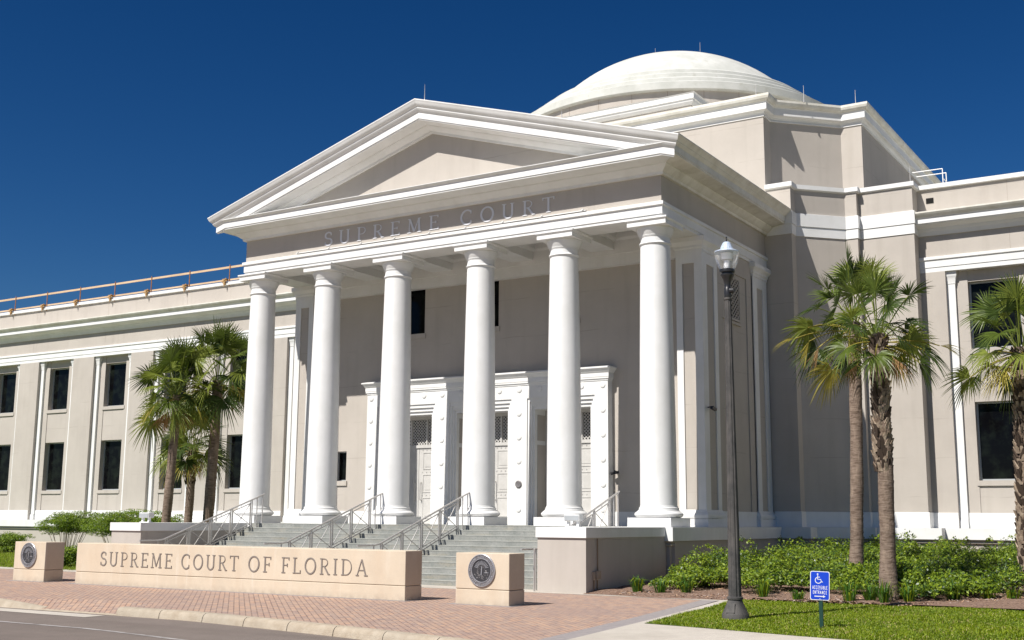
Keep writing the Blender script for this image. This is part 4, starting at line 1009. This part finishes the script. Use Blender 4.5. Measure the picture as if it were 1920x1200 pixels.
def petiole(nm, a, b_, c_, r, mi):
    """curved stalk a -> b (control) -> c"""
    ts = np.linspace(0, 1, 6); P_ = [(1-t)**2*a+2*t*(1-t)*b_+t*t*c_ for t in ts]
    for p0, p1 in zip(P_, P_[1:]):
        d = (p1-p0)/np.linalg.norm(p1-p0); x = np.cross(d, [0,0,1.0]); x /= np.linalg.norm(x)+1e-9; y = np.cross(x, d)
        for q0, q1 in ((x, y), (y, -x), (-x, -y), (-y, x)):
            nm.quads(np.array([[p0+q0*r, p0+q1*r, p1+q1*r, p1+q0*r]]), mi)
def palm(loc, top, tr, label, seed, nleaf=34, LR=.8, stalk=.75, boots=None, skirt=6, extra=None, wide=1.0):
    """loc = base of the trunk, top = crown centre"""
    rg = np.random.default_rng(seed); loc = np.array(loc, float); top = np.array(top, float)
    root = empty('palm_tree', tuple(loc), label, 'palm tree', 'cabbage palms before the building')
    H_ = top[2]-loc[2]
    tk = MB(); n = 20; k = int(H_/.05); vs = []
    for j in range(k+1):
        t = j/k; ctr = loc+(top-loc)*t+np.array([math.sin(t*3)*.04*H_/6, 0, 0]); z = loc[2]+H_*t
        r = tr*(1.18-.3*min(1, t*6) if t < .16 else .88+.02*math.sin(z*3)) * (1+.02*math.sin(z*57)+.018*math.sin(z*83+1))*(1-.08*t)
        for i in range(n):
            a = 2*math.pi*i/n; rr = r*(1+.025*math.sin(3*a+z*5)+.012*rg.normal())
            vs.append((ctr[0]+rr*math.cos(a), ctr[1]+rr*math.sin(a), z))
    tk.add(vs, [(j*n+i, j*n+(i+1) % n, (j+1)*n+(i+1) % n, (j+1)*n+i) for j in range(k) for i in range(n)])
    tk.v = [tuple(np.array(v_)-loc) for v_ in tk.v]
    t_ = tk.build('trunk', M['bark'], None, smooth=60); t_.parent = root
    if boots:                                                        # old leaf bases in a criss-cross
        bt = MB(); z = loc[2]+H_*boots[0]
        while z < loc[2]+H_*boots[1]:
            t = (z-loc[2])/H_; ctr = loc+(top-loc)*t; m_ = 7; ph = rg.uniform(0, 6.28)
            for i in range(m_):
                a = ph+2*math.pi*i/m_+rg.normal(0,.12); o = np.array([math.cos(a), math.sin(a), 0]); s_ = np.array([-math.sin(a), math.cos(a), 0])
                ln_ = rg.uniform(.13,.22); sk = rg.choice([-1,1])*rg.uniform(.3,.8); b0 = ctr+o*tr*.80+np.array([0,0,z-ctr[2]])
                tip = b0+o*(ln_*.30)+s_*ln_*sk*.5+np.array([0,0,ln_])
                wb, wt = .06, .028; th = .022
                q_ = [b0-s_*wb-o*.03, b0+s_*wb-o*.03, b0+s_*wb*.8+o*th, b0-s_*wb*.8+o*th, tip-s_*wt, tip+s_*wt, tip+s_*wt+o*.015, tip-s_*wt+o*.015]
                bt.add([tuple(v_-loc) for v_ in q_], [(0,1,5,4),(3,7,6,2),(0,4,7,3),(1,2,6,5),(4,5,6,7)], 0 if rg.random() < .55 else 1)
            z += .085
        t2 = bt.build('leaf_boots', [M['boot'], M['bootdk']], None); t2.parent = root
    cr = NP(); dead = NP(); mats = [M['palm_a'], M['palm_b'], M['palm_c'], M['palm_y'], M['palm_d']]
    golden = 2.39996
    for i in range(nleaf):
        t = (i+.5)/nleaf; el = R(88-118*t**1.05)+rg.normal(0,.09); a = i*golden+rg.normal(0,.15)
        h = np.array([math.cos(a)*math.cos(el), math.sin(a)*math.cos(el), math.sin(el)])
        st_ = stalk*rg.uniform(.75,1.2)*(1.25 if el > .9 else 1.0)*(wide if el < .6 else 1); base = top+np.array([math.cos(a)*.08, math.sin(a)*.08, -.25*t])
        hub = base+h*st_+np.array([0,0,-.10*st_*math.cos(el)**2]); mid = base+h*st_*.55+np.array([0,0,.10*st_])
        dd = (hub-mid)/np.linalg.norm(hub-mid)+np.array([0,0,-.15-.75*t*rg.random()]); dd /= np.linalg.norm(dd)
        up = np.array([0,0,1.0]) if abs(dd[2]) < .9 else np.array([math.cos(a), math.sin(a), 0])*-1
        sdv = np.cross(dd, up); sdv /= np.linalg.norm(sdv); roll = rg.normal(0, .75); up = np.cross(sdv, dd); up = up*math.cos(roll)+sdv*math.sin(roll)
        L = LR*rg.uniform(.85,1.12)
        mi = int(rg.choice([0,0,1,1,2,2])) if t < .75 else int(rg.choice([0,1,2,2,3,1]))
        tip = None
        if t > .85 and rg.random() < .25: tip = 3
        petiole(cr, base, mid, hub, .013, 1 if t < .6 else 3)
        frond(cr, hub, dd, up, L, .18+.5*t, mi, rg, nseg=32, tipmat=tip, fold=.2+.2*rg.random())
    for i in range(skirt):                                            # hanging withered fronds
        a = i*golden*1.3+rg.normal(0,.3); h = np.array([math.cos(a), math.sin(a), -.15])
        base = top+np.array([0,0,-.35]); st_ = stalk*rg.uniform(.5,.95); hub = base+h*st_*.75+np.array([0,0,-.30*st_]); mid = base+h*st_*.7+np.array([0,0,.12])
        petiole(dead, base, mid, hub, .012, 3)
        frond(dead, hub, np.array([h[0]*.25, h[1]*.25, -1.0]), np.array([math.cos(a), math.sin(a), .1]), LR*rg.uniform(.7,.95), .2, int(rg.choice([4,4,3,2])), rg, spread=42, nseg=18, fold=.6)
    if extra:
        for (dx, dz, st_, kind, dcurl) in extra:                      # single fronds the photo shows reaching out
            rt = np.array([math.cos(R(32)), math.sin(R(32)), 0]); h = rt*dx+np.array([0,0,dz]); base = top+np.array([0,0,-.25])
            hub = base+h*st_; mid = base+rt*dx*st_*.5+np.array([0,0,dz*st_*.5+.22])
            petiole(dead, base, mid, hub, .012, 3)
            if dcurl: frond(dead, hub, rt*dx*.15+np.array([0,0,-1.0]), rt*dx, LR*.95, .1, kind, rg, spread=38, nseg=20, fold=.7)
            else: frond(dead, hub, hub-mid, np.array([0,0,1.0]), LR*.85, .5, kind, rg, spread=38, nseg=18, fold=.5)
    cr.build('crown', mats, root, origin=tuple(loc)); 
    if dead.v: dead.build('withered_fronds', mats, root, origin=tuple(loc))
    return root
palm((15.0,-4.3,0), (15.02,-4.27,5.80), .19, 'right palm with rough criss-cross boots on its trunk, nearest the blue sign', 5, 27, .66, .88, boots=(.48,.97), skirt=3, extra=[(1.0,.0,1.35,3,False),(1.0,-.40,1.0,2,True),(-1.0,-.35,.7,2,True)])
palm((13.30,-.75,0), (13.48,-.65,6.72), .185, 'smooth trunked palm close behind the right palm with rough boots', 9, 27, .74, 1.08, skirt=3, extra=[(-1.0,-.12,1.5,3,False),(-1.0,-.22,1.15,3,True),(-1.0,-.45,.9,4,True)])
palm((17.42,-2.2,0), (17.6,-2.1,5.6), .175, 'palm cut off by the right edge, before the right wing windows', 17, 30, .70, .95, boots=(.15,.98), skirt=5, extra=[(-1.0,-.3,.9,2,True)])
palm((-13.0,.75,0), (-12.80,.87,6.30), .20, 'left palm of three beyond the left step wall, with a slim smooth trunk', 21, 40, .92, 1.05, skirt=4)
palm((-15.4,4.1,0), (-15.32,4.15,4.6), .20, 'shortest palm, middle one of three beyond the left step wall', 25, 34, .92, .90, boots=(.66,.98), skirt=7)
palm((-12.4,2.3,0), (-12.25,2.4,7.0), .235, 'tallest palm of three, right one beyond the left step wall beside the first column', 33, 40, .98, 1.2, skirt=4)

# ---- shrub bed at right: leafy clumps
def leaves(nm, C, rad, num, size, rg, mats=(0,1,2), pr_=(.48,.22,.30), flat_=.35, aspect=.5, clump=0):
    """leaf quads on and inside ellipsoids; C centre, rad (rx,ry,rz)"""
    d = unit(rg.normal(size=(num, 3))); d[:, 2] = np.abs(d[:, 2])*1.0-.25*rg.random(num)
    rr = rg.uniform(.55, 1.05, num)**.6
    bumps = 1+.16*np.sin(d[:, 0]*7+C[0]*5)*np.cos(d[:, 1]*6+C[1]*3)+.1*np.sin(d[:, 2]*11+C[0])
    P_ = np.array(C)+d*np.array(rad)*(rr*bumps)[:, None]
    nrm_ = unit(d*.7+rg.normal(size=(num, 3))*.65+np.array([0,-.1,.45])); t = unit(np.cross(nrm_, rg.normal(size=(num, 3)))); b_ = np.cross(nrm_, t)
    s_ = size*rg.uniform(.6, 1.25, num)[:, None]
    V = np.stack([P_-t*s_*.5, P_-b_*s_*aspect*.5, P_+t*s_*.5, P_+b_*s_*aspect*.5], 1)
    nm.quads(V, rg.choice(mats, num, p=pr_))
hd = NP(); rg = np.random.default_rng(77); tw_ = MB()
def inside(x, y):
    if y < front(x): return False
    return True
def front(x): return -4.95 if x < 13.8 else (-4.95+.35*(x-13.8) if x < 15.5 else -4.35+.75*(x-15.5))
cl = []
for i in range(420):
    x = rg.uniform(9.0, 24.0); y = rg.uniform(-4.9, 9.3)
    if y < front(x)+.35: continue
    if x < 9.2+max(0, -1.0-y)*.1 : continue
    if y > 6.9 and x < 9.9: continue
    if x < 8.9+.6 and y > -1.0: pass
    dist = y-front(x); h = .50+.075*min(dist, 6)+rg.normal(0,.12)
    if x < 10.2 and y < -2.5: h *= .75
    if y < -3.2 and 11.2 < x < 12.4 and rg.random() < .6: continue
    if (x-15.0)**2+(y+4.3)**2 < .25: continue
    cl.append((x, y, h))
for x, y, h in cl:
    near = y < front(x)+4.5 or y > 6
    num = 1300 if y < front(x)+2.2 else (900 if near else 450)
    leaves(hd, (x, y, h*.55), (.50*rg.uniform(.7,1.1), .48, h*.55), num, .075, rg, pr_=[(.48,.22,.30),(.40,.12,.48),(.45,.38,.17)][int(rg.integers(0,3))])
    for j in range(3):
        a = rg.uniform(0, 6.28); tw_.beam((x,y,.03), (x+.3*math.cos(a), y+.3*math.sin(a), h*.7), .012, .006, n=5)
# upright shoots breaking the outline
for x, y, h in cl[::6]:
    for j in range(2):
        sx_, sy_ = x+rg.normal(0,.25), y+rg.normal(0,.25); hh = h+.1+rg.uniform(0,.18)
        leaves(hd, (sx_, sy_, hh), (.09,.09,.13), 26, .08, rg, pr_=(.35,.55,.10))
ho = hd.build('shrub_foliage', [M['leaf_a'], M['leaf_b'], M['leaf_c']]); tag(ho, 'mass of glossy green shrubs filling the planting bed along the right side', 'shrubs', kind='stuff')
tag(tw_.build('shrub_stems', M['twig']), 'thin brown stems under the shrub mass in the right planting bed', 'stems', kind='stuff')
# ---- strap-leaf tufts along the bed front
def tuft(x, y, s, label, seed):
    rg_ = np.random.default_rng(seed); nm = NP(); n_b = 70
    for i in range(n_b):
        a = rg_.uniform(0, 6.28); o = np.array([math.cos(a), math.sin(a), 0]); sd_ = np.array([-math.sin(a), math.cos(a), 0])
        p0 = np.array([x, y, .03])+o*rg_.uniform(0,.12); L = s*1.15*rg_.uniform(.5,1.15); lean = rg_.uniform(.1,.95); w_ = .011
        p1 = p0+o*lean*L*.35+np.array([0,0,L*.65]); p2 = p0+o*lean*L*.9+np.array([0,0,L*(.95-.5*lean)])
        nm.quads(np.array([[p0-sd_*w_, p0+sd_*w_, p1+sd_*w_, p1-sd_*w_],[p1-sd_*w_, p1+sd_*w_, p2+sd_*.002, p2-sd_*.002]]), int(rg_.choice([0,0,1])))
    tag(nm.build('grass_tuft', [M['grass_c'], M['grass_b']], origin=(x,y,0)), label, 'grass tuft', 'strap-leaved tufts at the front of the bed')
tf = [(9.31,-4.75,.42,'first grassy tuft at the left tip of the planting bed'),(9.95,-4.85,.36,'grassy tuft second from the left tip of the planting bed'),(10.55,-4.75,.46,'tall grassy tuft third from the left in the bed front'),(12.45,-4.95,.48,'grassy tuft just right of the lamp post'),(13.25,-5.0,.25,'small grassy tuft between lamp post and blue sign'),
      (14.35,-4.95,.48,'grassy tuft directly behind the blue sign'),(14.75,-4.8,.42,'grassy tuft right of the one behind the blue sign'),(15.05,-4.9,.50,'grassy tuft at the foot of the rough trunked palm'),(15.45,-4.5,.46,'grassy tuft right of the rough trunked palm'),(16.2,-3.7,.50,'big grassy tuft in bare mulch right of the palms'),(16.75,-3.0,.30,'small grassy tuft in bare mulch near the right edge'),(17.25,-2.9,.34,'grassy tuft nearest the right edge')]
for i, (x, y, s_, lb) in enumerate(tf): tuft(x, y, s_, lb, 100+i)
# ---- loose mulch chips
mc = NP(); N = 9000; rg = np.random.default_rng(5)
px_ = rg.uniform(9, 18.5, N); py_ = rg.uniform(-5.5, -2.2, N); keep = ~((px_ > 15.75) & (py_ < -5.3+(px_-15.75)*1.35)) ; px_, py_ = px_[keep], py_[keep]; N = len(px_)
ph = rg.uniform(0, 6.28, N); t = np.stack([np.cos(ph), np.sin(ph), rg.normal(0,.25,N)], 1); b_ = np.stack([-np.sin(ph), np.cos(ph), rg.normal(0,.3,N)], 1)
P_ = np.stack([px_, py_, .035+.10*np.clip((py_+5.4)/3,0,1)+rg.uniform(0,.02,N)], 1); s_ = rg.uniform(.012,.035,N)[:, None]
mc.quads(np.stack([P_-t*s_-b_*s_*.3, P_+t*s_-b_*s_*.3, P_+t*s_+b_*s_*.3, P_-t*s_+b_*s_*.3], 1), rg.choice([0,1,2], N))
tag(mc.build('mulch_chips', [mat('chip_tan',(0.42,0.27,0.17),.9), mat('chip_brown',(0.22,0.12,0.08),.9), mat('chip_grey',(0.34,0.27,0.23),.9)]), 'loose bark chips scattered over the planting bed', 'mulch', kind='stuff')
# ---- grass blades
def poly_in(px, py, poly):
    ins = np.zeros(len(px), bool); n = len(poly)
    for i in range(n):
        x1, y1 = poly[i]; x2, y2 = poly[(i+1) % n]
        c_ = ((y1 > py) != (y2 > py)) & (px < (x2-x1)*(py-y1)/(y2-y1+1e-12)+x1); ins ^= c_
    return ins
def grass(name, poly, N, h, label, seed, bias=None):
    rg_ = np.random.default_rng(seed); P2 = np.array(poly); x = rg_.uniform(P2[:,0].min(), P2[:,0].max(), N); y = rg_.uniform(P2[:,1].min(), P2[:,1].max(), N)
    k = poly_in(x, y, poly); x, y = x[k], y[k]; N = len(x)
    ph = rg_.uniform(0, 6.28, N); ln_ = rg_.uniform(.2,.9,N); hh = h*rg_.uniform(.5,1.15,N)*(1+.35*np.sin(x*2.1+1)*np.sin(y*1.7))
    o = np.stack([np.cos(ph), np.sin(ph), np.zeros(N)], 1); sd_ = np.stack([-np.sin(ph), np.cos(ph), np.zeros(N)], 1)*.006
    p0 = np.stack([x, y, np.full(N,.01)], 1); p1 = p0+o*(ln_*hh*.4)[:, None]+np.array([0,0,1])*(hh*.6)[:, None]; p2 = p0+o*(ln_*hh)[:, None]+np.array([0,0,1])*(hh*(1-.35*ln_))[:, None]
    nm = NP(); mi = np.where(rg_.random(N) < .5+.25*np.sin(x*1.3)*np.cos(y*1.9), 0, 1); mi = np.where(rg_.random(N) < .05+.10*(np.sin(x*2.7+2)*np.sin(y*3.1) > .55), 2, mi)
    nm.quads(np.stack([p0-sd_, p0+sd_, p1+sd_, p1-sd_], 1), mi); nm.quads(np.stack([p1-sd_, p1+sd_, p2+sd_*.1, p2-sd_*.1], 1), mi)
    tag(nm.build(name, [M['grass_a'], M['grass_b'], M['straw']]), label, 'grass', kind='stuff')
grass('lawn_grass', [(12.05,-5.45),(12.98,-11.93),(14.1,-12.2),(15.7,-12.56),(18.2,-12.95),(20.5,-13.1),(20.5,-1.0),(18.5,-2.2),(17.5,-3.0),(16.4,-3.9),(15.75,-5.25),(14.16,-5.5)], 150000, .05, 'short green mown lawn grass beside the pavement', 3)
grass('lawn_grass', [(-9.3,-5.2),(-30,-5.2),(-30,6),(-9.3,6)], 60000, .09, 'green lawn grass beyond the left pedestal', 4)
# ---- shrubs at left along the wing
def airy_shrub(x, y, w_, h, label, seed, kind=0):
    rg_ = np.random.default_rng(seed); root = empty('shrub', (x,y,0), label, 'shrub', 'shrubs before the left wing')
    st_ = MB(); nm = NP()
    for i in range(30):
        a = rg_.uniform(0, 6.28); q_ = rg_.uniform(.1,1); bx_, by_ = math.cos(a)*w_*q_, math.sin(a)*w_*.6*q_
        tz = h*rg_.uniform(.7,1.0)
        st_.beam((bx_*.4,by_*.4,0), (bx_*.8,by_*.8,tz*.6), .014, .010, n=5); st_.beam((bx_*.8,by_*.8,tz*.6), (bx_,by_,tz), .010, .005, n=5)
        for j in range(7):
            a2 = rg_.uniform(0, 6.28); rr = rg_.uniform(.1,.45); zz = tz*rg_.uniform(.62,1.0) if kind == 0 else tz*rg_.uniform(.2,1.0)
            leaves(nm, (bx_+rr*math.cos(a2), by_+rr*math.sin(a2), zz), (.30,.30,.18), 110, .085, rg_, pr_=(.55,.30,.15), aspect=.32)
    s1 = st_.build('stems', M['twig'], None); s1.parent = root
    f = nm.build('foliage', [M['leaf_a'], M['leaf_b'], M['leaf_c']]); f.parent = root
airy_shrub(-24.6,5.4,1.5,1.95,'wide airy shrub before the left wing, left of the pair',1)
airy_shrub(-20.6,5.2,1.6,1.95,'wide airy shrub before the left wing, reaching to the left step wall',2)
airy_shrub(-17.5,4.6,1.1,1.75,'airy shrub half hidden behind the left step wall top',3)
airy_shrub(-27.8,4.6,.9,.85,'low pale green shrub at the left edge of the picture',4,1)
airy_shrub(-13.2,-3.6,.35,.6,'small dark shrub in the gap between left pedestal and sign wall',6,1)
